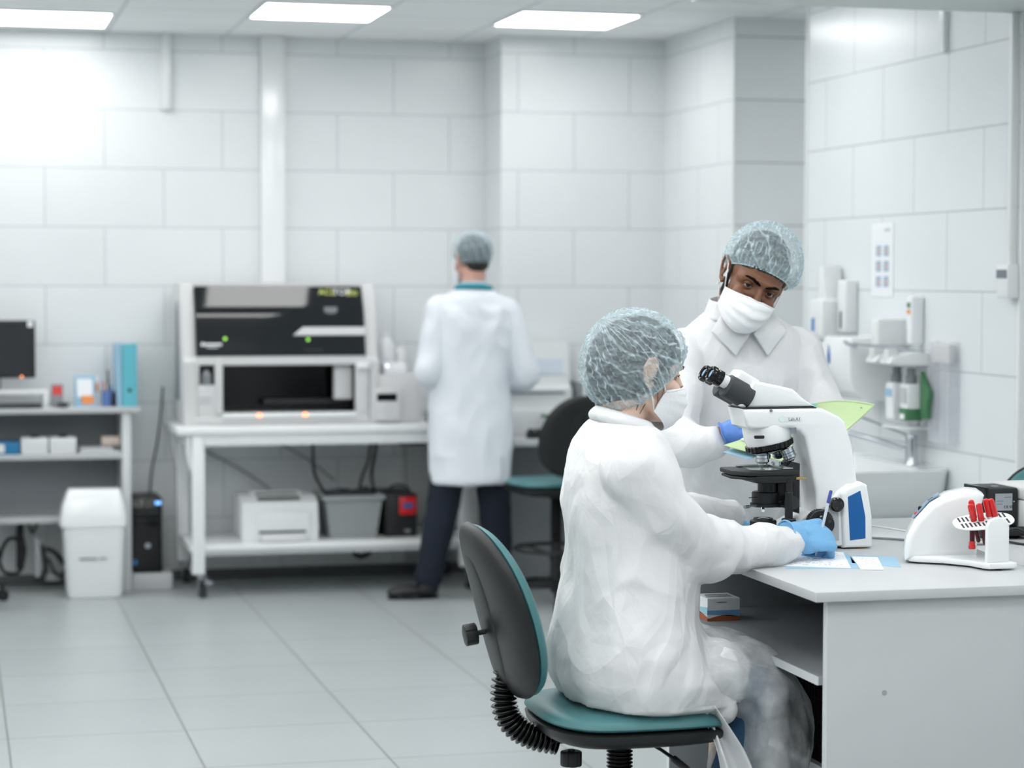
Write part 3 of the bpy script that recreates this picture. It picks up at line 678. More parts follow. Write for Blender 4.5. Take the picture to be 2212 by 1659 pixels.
obj('maker_plate', MB().box(1.212, 1.30, onhood(1.232)-.0125, onhood(1.232)-.0095, 1.228, 1.240).ell((1.206, onhood(1.232)-.010, 1.234), (.010, .002, .010), 12, 8).box(1.225, 1.28, onhood(1.219)-.0125, onhood(1.219)-.0095, 1.217, 1.222), 'paper', t)
obj('hood_light', MB().ell((1.317, onhood(1.262)-.011, 1.262), (.008, .002, .008), 14, 8), 'led_green', t)
obj('hood_light', MB().ell((1.73, onhood(1.256)-.011, 1.256), (.008, .002, .008), 14, 8), 'led_green', t)
obj('hood_slot', MB().box(1.71, 1.80, onhood(1.205)-.0125, onhood(1.205)-.0095, 1.200, 1.208), 'dark_grey', t)
# lower front
obj('front_frame', MB().box(1.176, 1.27, 10.862, 10.90, .885, 1.035, .003).box(1.176, 1.185, 10.862, 10.90, 1.035, 1.14, .002).box(1.262, 1.30, 10.855, 10.93, .89, 1.165, .005), 'instr', t)
obj('front_frame', MB().box(1.965, 2.03, 10.86, 10.93, .885, 1.14, .004), 'instr', t)
obj('sample_window', MB().box(1.185, 1.262, 10.89, 10.91, 1.035, 1.15), 'gloss_black', t)
obj('reagent_bottle', MB().lathe([(.022, 0), (.024, .004), (.024, .05), (.012, .062), (.012, .072)], (1.222, 10.880, 1.037), n=24), 'mid_grey', t)
bay = MB().box(1.30, 1.965, 11.10, 11.15, .90, 1.14).box(1.30, 1.965, 10.90, 11.10, 1.138, 1.165).box(1.955, 1.965, 10.90, 11.10, .90, 1.14)
obj('sample_bay', bay, 'gloss_black', t)
obj('rack_carriage', MB().box(1.52, 1.955, 10.98, 11.05, .925, .955, .003), 'black', t)
obj('probe_cover', MB().box(1.868, 1.962, 10.93, 10.99, .955, 1.134, .004), 'instr', t)
obj('side_cover', MB().box(1.965, 2.032, 10.845, 10.862, 1.11, 1.145, .004), 'gloss_white', t)
tr = MB().box(1.30, 1.965, 10.845, 11.02, .872, .895, .004); tro = obj('loading_tray', tr, 'gloss_white', t)
for i in range(12): obj('track_mark', MB().box(1.33+i*.052, 1.348+i*.052, 10.86, 10.96, .895, .8965), 'print', tro)
obj('track_light', MB().ell((1.478, 10.843, .885), (.012, .003, .010), 14, 8), 'led_orange', tro); obj('track_light', MB().ell((1.706, 10.843, .886), (.012, .003, .010), 14, 8), 'led_orange', tro)
obj('small_print', MB().box(1.185, 1.24, 10.8595, 10.862, .965, .975).box(1.185, 1.235, 10.8595, 10.862, .945, .952), 'instr_dark', t)
obj('right_module', MB().box(2.085, 2.30, 10.875, 11.35, .838, 1.075, .006), 'instr', t)
obj('module_door', MB().box(2.055, 2.19, 10.845, 10.874, .846, 1.01, .004), 'instr', t)
obj('module_slot', MB().box(2.068, 2.170, 10.8425, 10.8455, .948, .985, .001, 1), 'gloss_black', t)
obj('module_seam', MB().box(2.030, 2.034, 10.8575, 10.861, .845, 1.13), 'print', t)
obj('foot', MB().box(1.53, 1.78, 10.868, 11.0, .8365, .85), 'black', t)
# bottles and boxes on the module
t = thing('reagent_box', 'white box with a small lit lamp on the analyser module', 'box', (2.19, 11.0, 1.075))
obj('carton', MB().box(2.13, 2.245, 10.97, 11.10, 1.0755, 1.132, .004), 'paper', t); obj('lamp', MB().ell((2.145, 10.968, 1.118), (.006, .003, .006), 10, 6), 'led_white', t)
tag(obj('reagent_bottle', MB().lathe([(.038, 0), (.042, .004), (.042, .14), (.03, .17), (.018, .18), (.018, .21)], (2.185, 11.22, 1.0755), n=28), 'paper'), 'white bottle standing at the back of the analyser module', 'bottle')
tag(obj('reagent_bottle', MB().lathe([(.028, 0), (.03, .004), (.03, .10), (.02, .12), (.012, .125), (.012, .15)], (2.27, 11.25, 1.0755), n=24), 'white'), 'small white bottle beside the elbow of the standing person', 'bottle')
tag(obj('small_canister', MB().lathe([(.016, 0), (.016, .045), (.012, .05)], (2.345, 10.90, .837), n=20), 'dark_grey'), 'small dark canister on the table beside the analyser', 'canister')
# things on the lower shelf
t = thing('laser_printer', 'white laser printer on the lower shelf of the mobile table', 'printer', (1.58, 11.0, .256))
obj('printer_body', MB().prism([(10.87, .2565), (11.2, .2565), (11.2, .455), (11.12, .475), (10.95, .475), (10.88, .445), (10.865, .30)], 1.392, 1.778, 'yz', .012, 3), 'gloss_white', t)
obj('output_slot', MB().prism([(10.90, .457), (11.02, .478), (11.02, .482), (10.895, .462)], 1.475, 1.69, 'yz'), 'gloss_black', t)
obj('output_cover', MB().box(1.46, 1.71, 11.02, 11.12, .474, .487, .004), 'white', t)
obj('front_panel', MB().box(1.465, 1.735, 10.852, 10.866, .262, .40, .004), 'white', t)
obj('tray_slot', MB().box(1.475, 1.71, 10.849, 10.853, .296, .308), 'gloss_black', t)
obj('paper_tray', MB().prism([(10.80, .262), (10.855, .262), (10.855, .285), (10.80, .268)], 1.49, 1.70, 'yz', .002), 'white', t)
t = thing('plastic_tote', 'grey ribbed plastic tote with cables hanging out on the lower shelf', 'tote', (1.96, 11.0, .256))
tt = MB()
def quadbox(x0, x1, y0, y1, z0, z1, tp): # tapered open tote
    o = [(x0+tp, y0+tp), (x1-tp, y0+tp), (x1-tp, y1-tp), (x0+tp, y1-tp)]; u = [(x0, y0), (x1, y0), (x1, y1), (x0, y1)]
    v = [(a, b, z0) for a, b in o]+[(a, b, z1) for a, b in u]; e = .004
    v += [(a+(e if i in (0, 3) else -e), b+(e if i in (0, 1) else -e), z0+e) for i, (a, b) in enumerate(o)]+[(a+(e if i in (0, 3) else -e), b+(e if i in (0, 1) else -e), z1) for i, (a, b) in enumerate(u)]
    f = [(0, 3, 2, 1)]+[(i, (i+1) % 4, 4+(i+1) % 4, 4+i) for i in range(4)]+[(8, 9, 10, 11)]+[(8+i, 12+i, 12+(i+1) % 4, 8+(i+1) % 4) for i in range(4)]+[(4+i, 4+(i+1) % 4, 12+(i+1) % 4, 12+i) for i in range(4)]
    return v, f
tt.add(*quadbox(1.812, 2.10, 10.86, 11.20, .2565, .47, .028)); obj('tote_body', tt, 'tote_grey', t, 20)
obj('rim', MB().box(1.800, 2.112, 10.847, 10.862, .452, .474, .003).box(1.800, 2.112, 11.198, 11.21, .452, .474, .003).box(1.800, 1.815, 10.86, 11.2, .452, .474, .003).box(2.097, 2.112, 10.86, 11.2, .452, .474, .003), 'tote_grey', t)
for x in (1.845, 1.90, 1.95, 1.985, 2.03, 2.062): obj('rib', MB().prism([(10.858, .455), (10.868, .455), (10.890, .262), (10.880, .262)], x, x+.010, 'yz'), 'tote_grey', t)
tag(obj('cable_heap', MB().capsule([(1.83, 11.02, .478), (1.90, 10.98, .488), (1.96, 11.05, .48)], [.012, .016, .014]).capsule([(1.97, 10.97, .482), (2.04, 11.0, .49), (2.08, 11.06, .478)], [.014, .018, .012]).box(1.83, 2.08, 10.92, 11.12, .40, .482, .02), 'dark_grey', angle=60), 'dark cables and adapters heaped in the grey tote', 'cables')
cable('cable', [(1.835, 11.06, .48), (1.815, 11.22, .55), (1.812, 11.26, .66), (1.815, 11.27, .79)], .0085, 'black', 'thick black cable rising from the left end of the grey tote')
cable('cable', [(2.00, 10.97, .485), (2.03, 11.05, .55), (2.08, 11.15, .62), (2.10, 11.2, .68), (2.12, 11.22, .79)], .0075, 'black', 'black cable curving up from the middle of the grey tote')
cable('cable', [(2.09, 11.03, .475), (2.12, 11.265, .54), (2.14, 11.27, .66), (2.155, 11.27, .79)], .009, 'black', 'black cable rising straight behind the power supply box')
cable('cable', [(1.15, 11.42, .72), (1.40, 11.425, .60), (1.62, 11.425, .45), (1.72, 11.42, .30)], .004, 'mid_grey', 'thin grey wire slanting down the wall under the mobile table, left one')
cable('cable', [(1.58, 11.42, .74), (1.80, 11.425, .62), (1.95, 11.425, .50)], .004, 'mid_grey', 'thin grey wire slanting down the wall above the printer, right one')
cable('cable', [(1.98, 11.1, .210), (2.0, 11.1, .15), (2.04, 11.1, .135), (2.08, 11.1, .16), (2.09, 11.1, .210)], .012, 'black', 'black cable loop hanging under the lower shelf')
t = thing('power_supply', 'black backup power unit with a red front panel on the lower shelf', 'power unit', (2.2, 11.0, .256))
obj('ups_case', MB().box(2.122, 2.285, 10.90, 11.25, .2565, .474, .006), 'black', t)
obj('red_panel', MB().box(2.192, 2.281, 10.894, 10.901, .368, .458, .004), 'red', t)
obj('display', MB().box(2.212, 2.262, 10.890, 10.8945, .40, .430, .002), mat('display_blue', (70, 90, 150), .3), t)
obj('badge', MB().ell((2.236, 10.8985, .285), (.018, .003, .009), 14, 8), 'mid_grey', t)
cable('cable', [(2.15, 11.0, .4755), (2.2, 11.08, .50), (2.27, 11.1, .49), (2.303, 11.15, .42), (2.303, 11.2, .27)], .006, 'dark_grey', 'dark cable lying over the black power unit')
# ------------------------------------------------------------ back desk at the wall section
t = thing('back_desk', 'white wall desk with grey side panels behind the empty swivel chair', 'desk', (2.9, 10.8, 0))
obj('desk_top', MB().box(2.60, 3.62, 10.50, 11.05, .735, .765, .003), 'laminate', t)
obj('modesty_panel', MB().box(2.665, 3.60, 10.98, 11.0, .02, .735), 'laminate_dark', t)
obj('side_panel', MB().box(2.640, 2.664, 10.52, 11.05, 0, .735, .002), 'laminate_grey', t); obj('side_panel', MB().box(3.596, 3.62, 10.52, 11.05, 0, .735, .002), 'laminate_grey', t)
t = thing('drawer_cabinet', 'shallow white cabinet with black top edge behind the right end of the mobile table', 'cabinet', (2.46, 11.4, .06))
obj('cabinet_body', MB().box(2.33, 2.59, 11.39, 11.425, .06, .68, .003), 'laminate', t); obj('cabinet_top', MB().box(2.29, 2.60, 11.385, 11.425, .682, .712, .003), 'black', t)
t = thing('white_analyser', 'boxy white desk instrument with a pale blue display beside the standing person', 'instrument', (2.92, 10.9, .765))
obj('instrument_base', MB().box(2.70, 3.09, 10.80, 11.03, .7655, .90, .006), 'white', t)
obj('instrument_body', MB().prism([(10.84, .90), (11.04, .90), (11.04, 1.24), (10.93, 1.24), (10.88, 1.02), (10.84, 1.0)], 2.70, 3.085, 'yz', .008), 'white', t)
obj('display', MB().prism([(10.891, 1.07), (10.909, 1.15), (10.905, 1.152), (10.886, 1.072)], 2.90, 3.05, 'yz'), mat('pale_display', (206, 216, 228), .4), t)
obj('paper_slot', MB().box(2.75, 3.04, 10.834, 10.8405, .975, .987), 'print', t)
t = thing('test_tube_stand', 'low white stand with a green strip on the back desk', 'stand', (2.97, 10.7, .765))
obj('stand_body', MB().box(2.90, 3.0, 10.68, 10.76, .7655, .86, .003), 'paper', t); obj('green_strip', MB().box(2.895, 3.003, 10.675, 10.765, .861, .876, .003), 'green_card', t)
tag(obj('cuvette_rack', MB().box(2.79, 2.885, 10.60, 10.66, .7655, .80, .003).box(2.80, 2.82, 10.61, 10.65, .80, .812).box(2.835, 2.85, 10.61, 10.65, .80, .812).box(2.862, 2.88, 10.61, 10.65, .80, .814), 'black'), 'small black rack on the back desk edge', 'rack')
for i, (x, h, m) in enumerate([(3.105, .21, 'mid_grey'), (3.13, .22, 'paper'), (3.165, .215, 'black'), (3.20, .2, 'paper')]):
    tag(obj('folder', MB().box(x, x+.022, 10.80, 11.0, .7655+.06, .7655+.06+h, .002), m), ['grey folder standing leftmost beside the white instrument', 'white folder standing between the grey and black folders', 'black folder standing on the back desk', 'white folder standing rightmost behind the head of the seated person'][i], 'folder', 'folders on the back desk')
tag(obj('document_box', MB().box(3.09, 3.26, 10.78, 11.02, .7655, .825, .003), 'white'), 'flat white box under the upright folders on the back desk', 'box')
cable('cable', [(3.02, 10.96, .30), (3.05, 10.9, .28), (3.02, 10.85, .15), (2.95, 10.8, .06), (2.85, 10.8, .012)], .004, 'mid_grey', 'grey cable hanging under the back desk')
# ------------------------------------------------------------ right wall fittings
def wallbox(name, lab, cat, y0, y1, z0, z1, dep, m='white', bev=.01):
    t = thing(name, lab, cat, (3.655, (y0+y1)/2, z0)); obj('housing', MB().box(3.655-dep, 3.6545, y0, y1, z0, z1, bev, 3), m, t); return t
t = thing('hygiene_poster', 'narrow white poster with six small hand-washing pictures on the right tiled wall', 'poster', (3.65, 8.27, 1.5))
obj('sheet', MB().box(3.6515, 3.6545, 8.17, 8.38, 1.495, 1.79), 'paper', t)
for i in range(3):
    for j in range(2):
        y0 = 8.33-j*.075; z0 = 1.70-.062*i
        obj('picture', MB().box(3.6498, 3.6514, y0-.045, y0, z0-.042, z0), mat('poster_blue', (150, 178, 200), .6) if i == j == 0 else bpy.data.materials['poster_blue'], t)
        obj('picture_hand', MB().ell((3.6494, y0-.028, z0-.022), (.0012, .012, .014), 12, 8), mat('poster_pink', (214, 180, 180), .6) if i == j == 0 else bpy.data.materials['poster_pink'], t)
obj('poster_heading', MB().box(3.6498, 3.6514, 8.20, 8.25, 1.757, 1.768), 'laminate_grey', t)
t = wallbox('towel_dispenser', 'tall narrow white dispenser at the end of the right wall', 'dispenser', 8.62, 8.76, 1.32, 1.48, .12)
obj('spout_cover', MB().prism([(8.65, 1.47), (8.74, 1.47), (8.715, 1.62), (8.68, 1.62)], 3.56, 3.65, 'yz', .012), 'white', t)
obj('level_window', MB().box(3.533, 3.5345, 8.70, 8.73, 1.345, 1.40, 0), 'water_blue', t)
obj('elbow_lever', MB().tube([(3.62, 8.66, 1.31), (3.48, 8.62, 1.305), (3.46, 8.50, 1.295)], .006, 10), 'chrome', t)
t = wallbox('soap_dispenser', 'flat white dispenser behind the shoulder of the masked person', 'dispenser', 8.52, 8.60, 1.34, 1.56, .06); obj('slot', MB().box(3.592, 3.5945, 8.55, 8.565, 1.36, 1.43), 'print_dark', t)
t = thing('paper_towel_holder', 'rounded white paper towel dispenser with a blue drop', 'dispenser', (3.6, 8.28, 1.1))
obj('housing', MB().prism([(3.6545, 1.34), (3.44, 1.335), (3.43, 1.30), (3.43, 1.18), (3.45, 1.12), (3.50, 1.085), (3.6545, 1.08)], 8.08, 8.36, 'xz', .012, 3), 'gloss_white', t)
dp = MB().ell((3.4285, 8.285, 1.245), (.003, .014, .022), 16, 10).prism([(8.272, 1.25), (8.298, 1.25), (8.285, 1.30)], 3.4265, 3.431, 'yz'); obj('blue_drop', dp, 'blue', t)
obj('top_rail', MB().tube([(3.47, 8.20, 1.318), (3.42, 8.1, 1.318), (3.42, 7.98, 1.30)], .006, 10), 'chrome', t)
t = wallbox('napkin_dispenser', 'wide white dispenser under the poster', 'dispenser', 8.0, 8.07, 1.30, 1.41, .14)
for k, (y, lab, gm) in enumerate([(7.935, 'white elbow-lever soap dispenser left of the one with the green bottle', 'white'), (7.80, 'elbow-lever disinfectant dispenser holding a green bottle', 'green_card')]):
    t = thing('elbow_dispenser', lab, 'dispenser', (3.6, y, 1.02), 'elbow dispensers over the sink')
    obj('bracket', MB().prism([(3.6545, 1.00), (3.6545, 1.285), (3.56, 1.285), (3.47, 1.27), (3.455, 1.245), (3.50, 1.235), (3.62, 1.235), (3.63, 1.0)], y-.05, y+.05, 'xz', .006), 'white', t)
    obj('pump_head', MB().box(3.46, 3.505, y-.022, y+.022, 1.245, 1.30, .006), 'white', t)
    obj('elbow_lever', MB().tube([(3.60, y-.045, 1.29), (3.45, y-.045, 1.31), (3.37, y-.03, 1.315), (3.37, y+.03, 1.315), (3.45, y+.045, 1.31), (3.60, y+.045, 1.29)], .0045, 10), 'chrome', t)
    obj('bottle', MB().box(3.535, 3.60, y-.034, y+.034, 1.02, 1.165, .010, 3), 'paper', t)
    if k: obj('green_label', MB().box(3.532, 3.602, y-.0355, y+.0355, 1.022, 1.075, .008, 2), gm, t)
    obj('bottle_neck', MB().lathe([(.022, 0), (.022, .03), (.016, .035), (.016, .06)], (3.567, y, 1.165), n=20), 'mid_grey', t)
    obj('bottle_print', MB().box(3.5335, 3.5348, y-.03, y+.03, 1.09 if k else 1.11, 1.15 if k else 1.14), 'laminate_grey' if k else 'blue_pale', t)
    if k: obj('bottle_print', MB().box(3.530, 3.5315, y-.02, y+.02, 1.03, 1.05), 'paper', t)
t = tag(obj('drip_tray', MB().box(3.50, 3.6545, 7.75, 8.0, .993, .999, .002), 'white'), 'white shelf plate under the elbow dispensers', 'tray')
t = thing('green_bottle', 'tall thin bottle with green and orange print above the dispensers', 'bottle', (3.6, 7.90, 1.3)); 
obj('bottle_body', MB().box(3.60, 3.6545, 7.875, 7.925, 1.31, 1.50, .010, 3), 'paper', t); obj('green_print', MB().box(3.5985, 3.5998, 7.885, 7.915, 1.455, 1.475), 'green_card', t); obj('orange_print', MB().box(3.5985, 3.5998, 7.885, 7.915, 1.43, 1.448), 'orange', t)
gr = MB().slab(lambda u, v: (3.60-.012*math.sin(u*PI), 7.62+(.11+.035*math.sin((1-v)*PI*.9))*(u-.3), 1.035+.175*v*(1-.35*(1-u)*0)), 10, 10, .004)
tag(obj('green_card_holder', MB().prism([(7.762, 1.035), (7.762, 1.215), (7.725, 1.175), (7.69, 1.145), (7.685, 1.12), (7.70, 1.09), (7.70, 1.035)], 3.585, 3.606, 'yz', .004), 'green_card'), 'wavy dark green plate on the wall beside the dispensers', 'plate')
CL = mat('clear_acrylic', (222, 226, 234), .1, alpha=.28)
t = thing('acrylic_holder', 'large clear acrylic glove holder on the right wall', 'holder', (3.6, 7.85, .95))
obj('front_plate', MB().box(3.610, 3.614, 7.56, 7.742, .95, 1.33, .002), CL, t)
for y_ in (7.56, 7.737): obj('side_plate', MB().box(3.6145, 3.654, y_, y_+.005, .95, 1.33, .001, 1), CL, t)
tag(obj('glove_carton', MB().box(3.618, 3.6475, 7.58, 7.73, 1.25, 1.32, .003), mat('cream_carton', (226, 222, 218), .6)), 'pale carton inside the clear acrylic holder', 'carton')
t = thing('socket_box', 'white surface socket box with a cable duct at the right edge', 'socket', (3.64, 7.12, 1.5))
obj('socket_body', MB().box(3.60, 3.644, 7.08, 7.165, 1.50, 1.62, .005), 'white', t); obj('socket_cover', MB().box(3.596, 3.60, 7.085, 7.16, 1.57, 1.60, .001, 1), 'print', t)
obj('duct', MB().box(3.615, 3.644, 7.095, 7.12, 1.62, 2.499, .002), 'white', t)
# sink and tap
t = thing('wash_basin', 'white ceramic wash basin on the right wall', 'sink', (3.45, 7.95, .66))
bs_ = MB(); out = []; 
def rr(x0, x1, y0, y1, r, z, n=8):
    pts = []
    for cx, cy, a0 in ((x1-r, y1-r, 0), (x0+r, y1-r, 90), (x0+r, y0+r, 180), (x1-r, y0+r, 270)):
        for i in range(n+1): a = R(a0+90*i/n); pts.append((cx+r*math.cos(a), cy+r*math.sin(a), z))
    return pts
lay = [rr(3.30, 3.654, 7.72, 8.30, .05, .66), rr(3.24, 3.654, 7.66, 8.38, .06, .70), rr(3.21, 3.654, 7.625, 8.42, .06, .78), rr(3.20, 3.654, 7.61, 8.43, .06, .845), rr(3.205, 3.652, 7.615, 8.425, .055, .85), rr(3.235, 3.56, 7.66, 8.38, .06, .848), rr(3.25, 3.55, 7.70, 8.34, .07, .80), rr(3.32, 3.50, 7.82, 8.22, .07, .72)]
n_ = len(lay[0]); vv = [p for l in lay for p in l]; ff = [(i*n_+j, i*n_+(j+1) % n_, (i+1)*n_+(j+1) % n_, (i+1)*n_+j) for i in range(len(lay)-1) for j in range(n_)]+[tuple(range(n_))[::-1], tuple((len(lay)-1)*n_+j for j in range(n_))]
obj('basin', MB().add(vv, ff), 'ceramic', t, 50)
obj('waste_pipe', MB().tube([(3.42, 8.0, .661), (3.42, 8.0, .45), (3.50, 8.0, .40), (3.64, 8.0, .42)], .02, 14), 'chrome', t)
t = thing('basin_tap', 'chrome lever tap with a long spout on the wash basin', 'tap', (3.55, 7.85, .85))
obj('tap_body', MB().lathe([(.028, 0), (.024, .01), (.022, .09), (.024, .10), (.02, .115)], (3.60, 7.86, .850), n=24), 'chrome', t)
obj('spout', MB().tube([(3.60, 7.86, .90), (3.50, 7.93, .935), (3.40, 8.0, .965), (3.375, 8.02, .96)], .011, 12), 'chrome', t)
obj('lever', MB().tube([(3.60, 7.86, .955), (3.50, 7.93, 1.0), (3.40, 8.0, 1.045)], [(.006, .012), (.005, .010), (.005, .010)], 12), 'chrome', t)
obj('lever_tip', MB().ell((3.395, 8.004, 1.047), (.014, .014, .012), 12, 8), 'chrome', t)
# ------------------------------------------------------------ lab bench in the foreground
t = thing('lab_bench', 'white laboratory bench with open side shelves in the right foreground', 'bench', (2.1, 4.9, 0))
obj('bench_top', MB().box(1.783, 2.418, 4.366, 5.216, .878, .900, .002), 'laminate', t)
obj('side_panel', MB().box(1.818, 2.419, 4.385, 4.403, 0, .878, .001), 'laminate_grey', t)
obj('panel_edge', MB().box(1.8155, 1.818, 4.385, 4.403, 0, .878), 'edge', t)
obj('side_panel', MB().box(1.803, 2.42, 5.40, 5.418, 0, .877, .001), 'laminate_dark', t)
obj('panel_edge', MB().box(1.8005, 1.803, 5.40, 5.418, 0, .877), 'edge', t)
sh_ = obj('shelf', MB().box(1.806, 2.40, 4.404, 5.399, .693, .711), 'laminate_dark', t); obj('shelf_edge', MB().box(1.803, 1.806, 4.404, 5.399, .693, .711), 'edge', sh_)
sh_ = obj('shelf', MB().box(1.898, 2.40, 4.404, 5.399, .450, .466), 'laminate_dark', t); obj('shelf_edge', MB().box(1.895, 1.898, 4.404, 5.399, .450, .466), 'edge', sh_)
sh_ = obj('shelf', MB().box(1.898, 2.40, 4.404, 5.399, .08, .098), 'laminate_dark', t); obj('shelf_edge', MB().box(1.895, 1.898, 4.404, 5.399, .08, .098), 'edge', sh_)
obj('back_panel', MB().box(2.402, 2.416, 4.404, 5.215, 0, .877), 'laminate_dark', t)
obj('screw_cover', MB().lathe([(.006, 0), (.006, .0006)], (1.951, 4.3848, .674), (0, -1, 0), 20), mat('screw_cap_grey', (160, 166, 168), .5), t)
t = thing('lab_bench', 'rear white bench section joined behind the microscope bench', 'bench', (2.1, 5.45, 0))
obj('bench_top', MB().box(1.783, 2.84, 5.218, 5.68, .878, .900, .002), 'laminate', t)
obj('side_panel', MB().box(2.46, 2.478, 5.23, 5.66, 0, .878, .001), 'laminate_grey', t); obj('side_panel', MB().box(2.80, 2.818, 5.23, 5.66, 0, .878, .001), 'laminate_grey', t)
t = thing('lab_bench', 'right white bench section carrying the black power unit', 'bench', (2.8, 4.8, 0))
obj('bench_top', MB().box(2.4195, 3.3, 4.366, 5.216, .878, .900, .002), 'laminate', t); obj('side_panel', MB().box(2.421, 3.3, 4.385, 4.403, 0, .878, .001), 'laminate_grey', t); obj('back_panel', MB().box(3.25, 3.27, 4.404, 5.21, 0, .877), 'laminate_grey', t)
# box on the shelf
t = thing('medicine_box', 'small white carton with a blue and rust landscape print on the upper bench shelf', 'box', (1.87, 5.22, .711))
q = Matrix.Translation((1.872, 5.235, .7115)) @ Matrix.Rotation(R(0), 4, 'Z')
w_, d_, h_ = .086, .092, .056
obj('carton', MB().box(-w_/2, w_/2, -d_/2, d_/2, 0, h_, .001, 1, q), 'paper', t)
def hills(f0, f1, x0, x1, m, nm, face):
    pts = [(x0, f0(0))]; n = 18
    lo = [(x0+(x1-x0)*i/n, f0(i/n)) for i in range(n+1)]; hi = [(x0+(x1-x0)*i/n, f1(i/n)) for i in range(n+1)][::-1]
    mb = MB()
    if face == 'front': mb.prism(lo+hi, -d_/2-.0006, -d_/2-.0001, 'xz', 0, 1, q)
    else: mb.prism(lo+hi, -w_/2-.0006, -w_/2-.0001, 'yz', 0, 1, q)
    obj(nm, mb, m, t)
SK = mat('print_sky', (120, 170, 212), .5); RU = mat('print_rust', (176, 96, 52), .5); LB = mat('print_lightblue', (160, 206, 222), .5)
hills(lambda u: .012+.004*math.sin(u*2+2), lambda u: .026, -w_/2, w_/2, SK, 'printed_sky', 'front')
hills(lambda u: .0, lambda u: .006+.008*max(0, math.sin(u*3.0-.2)), -w_/2, w_/2, RU, 'printed_hills', 'front')
hills(lambda u: .014, lambda u: .034-.008*u, -d_/2, d_/2, LB, 'printed_sky', 'side')
hills(lambda u: 0, lambda u: .010+.012*u, -d_/2, d_/2, RU, 'printed_hills', 'side')
text('carton_print', '\u2022\u2022 IMMUNO', .0055, (1.852, 5.235-d_/2-.0004, .7115+.044), (PI/2, 0, 0), 'print_dark', t, .0002)
tp = MB()
for i in range(3): tp.box(-.036+i*.004, .034, -.02+i*.018, -.013+i*.018, h_, h_+.0006, 0, 1, q)
obj('top_print', tp, 'print', t)
# black mesh crate
M['lattice'] = mat('matte_black_lattice', (16, 17, 19), .75, spec=.2)
def crate(x0, x1, y0, y1, z0, z1):
    t = thing('mesh_crate', 'black lattice crate on the middle shelf of the bench', 'crate', ((x0+x1)/2, (y0+y1)/2, z0))
    mb = MB(); n = 14; e = .004
    for (fx, fix) in ((0, x0), (0, x1)):
        k = int((y1-y0)/.018)
        for i in range(k+1): y = y0+(y1-y0)*i/k; mb.box(fix-e/2, fix+e/2, y-.0022, y+.0022, z0, z1)
        for i in range(9): z = z0+(z1-z0)*i/8; mb.box(fix-e/2, fix+e/2, y0, y1, z-.0022, z+.0022)
    for fix in (y0, y1):
        k = int((x1-x0)/.018)
        for i in range(k+1): x = x0+(x1-x0)*i/k; mb.box(x-.0022, x+.0022, fix-e/2, fix+e/2, z0, z1)
        for i in range(9): z = z0+(z1-z0)*i/8; mb.box(x0, x1, fix-e/2, fix+e/2, z-.0022, z+.0022)
    obj('lattice_walls', mb, 'lattice', t)
    obj('rim', MB().box(x0-.005, x1+.005, y0-.005, y0+.004, z1-.008, z1).box(x0-.005, x0+.004, y0, y1, z1-.008, z1).box(x1-.004, x1+.005, y0, y1, z1-.008, z1).box(x0, x1, y1-.004, y1+.005, z1-.008, z1), 'lattice', t)
    obj('crate_lining', MB().box(x0+.006, x1-.006, y0+.006, y1-.006, z0, z1-.02), mat('black_lining', (13, 14, 16), .7), t)
crate(1.915, 2.30, 4.50, 4.98, .4665, .655)
# papers and pen
def sheet(name, pts, z, m, lab, cat='paper', th=.0004, lines=0, group=None):
    t = thing(name, lab, cat, (pts[0][0], pts[0][1], .9), group)
    A, B, Cc, D = [Vector((*p, z)) for p in pts]
    def fn(u, v): return A*(1-u)*(1-v)+B*u*(1-v)+Cc*u*v+D*(1-u)*v
    obj('sheet', MB().slab(fn, 4, 4, th), m, t)
    if lines:
        rnd = random.Random(5+lines); mb = MB()
        for i in range(lines):
            v = .1+.8*i/(lines-1); u = .14
            while u < .9:
                w = rnd.uniform(.01, .04)
                if rnd.random() < .5:
                    a = fn(u, v); b = fn(min(u+w, .92), v); c = fn(min(u+w, .92), v+.008+.3/lines*.3); d_ = fn(u, v+.008+.3/lines*.3)
                    h = Vector((0, 0, th/2+.0001)); h2 = Vector((0, 0, .0002))
                    mb.add([a+h, b+h, c+h, d_+h, a+h+h2, b+h+h2, c+h+h2, d_+h+h2], [(0, 3, 2, 1), (4, 5, 6, 7), (0, 1, 5, 4), (1, 2, 6, 5), (2, 3, 7, 6), (3, 0, 4, 7)])
                u += w+rnd.uniform(.006, .03)
        o = obj('handwriting', mb, mat('ink', (168, 176, 190), .7) if 'ink' not in bpy.data.materials else bpy.data.materials['ink'], t); 
    return t
sheet('blue_sheet', [(1.86, 4.74), (2.03, 4.705), (2.12, 5.0), (1.97, 5.03)], .9003, 'blue_pale', 'pale blue sheet under the written paper by the gloved writing hand')
sheet('note_paper', [(1.822, 4.806), (2.010, 4.712), (2.108, 4.99), (1.93, 5.09)], .9008, 'paper', 'white handwritten paper under the gloved writing hand', lines=13)
sheet('blue_slip', [(2.05, 4.80), (2.13, 4.70), (2.20, 4.885), (2.10, 4.93)], .9003, 'blue_pale', 'pale blue slip between the papers and the tube mixer')
sheet('label_card', [(2.022, 4.682), (2.071, 4.664), (2.150, 4.880), (2.095, 4.907)], .9009, 'paper', 'small white card with fine writing beside the written paper', 'card', lines=9)
sheet('blue_sheet', [(2.215, 5.72-.15), (2.36, 5.55), (2.42, 5.66), (2.28, 5.67)], .9003, 'blue_pale', 'pale blue sheet on the rear bench behind the microscope')
t = thing('pen', 'clear ballpoint pen with a violet-blue cap held in the light blue glove', 'pen', (2.01, 4.92, .93))
a = Vector((1.999, 4.900, .906)); b = Vector((2.031, 4.885, 1.064)); dd = (b-a).normalized()
obj('barrel', MB().tube([a, a+dd*.010, a+dd*.130], [.001, .0036, .0036], 10), mat('clear_barrel', (206, 214, 222), .2), t)
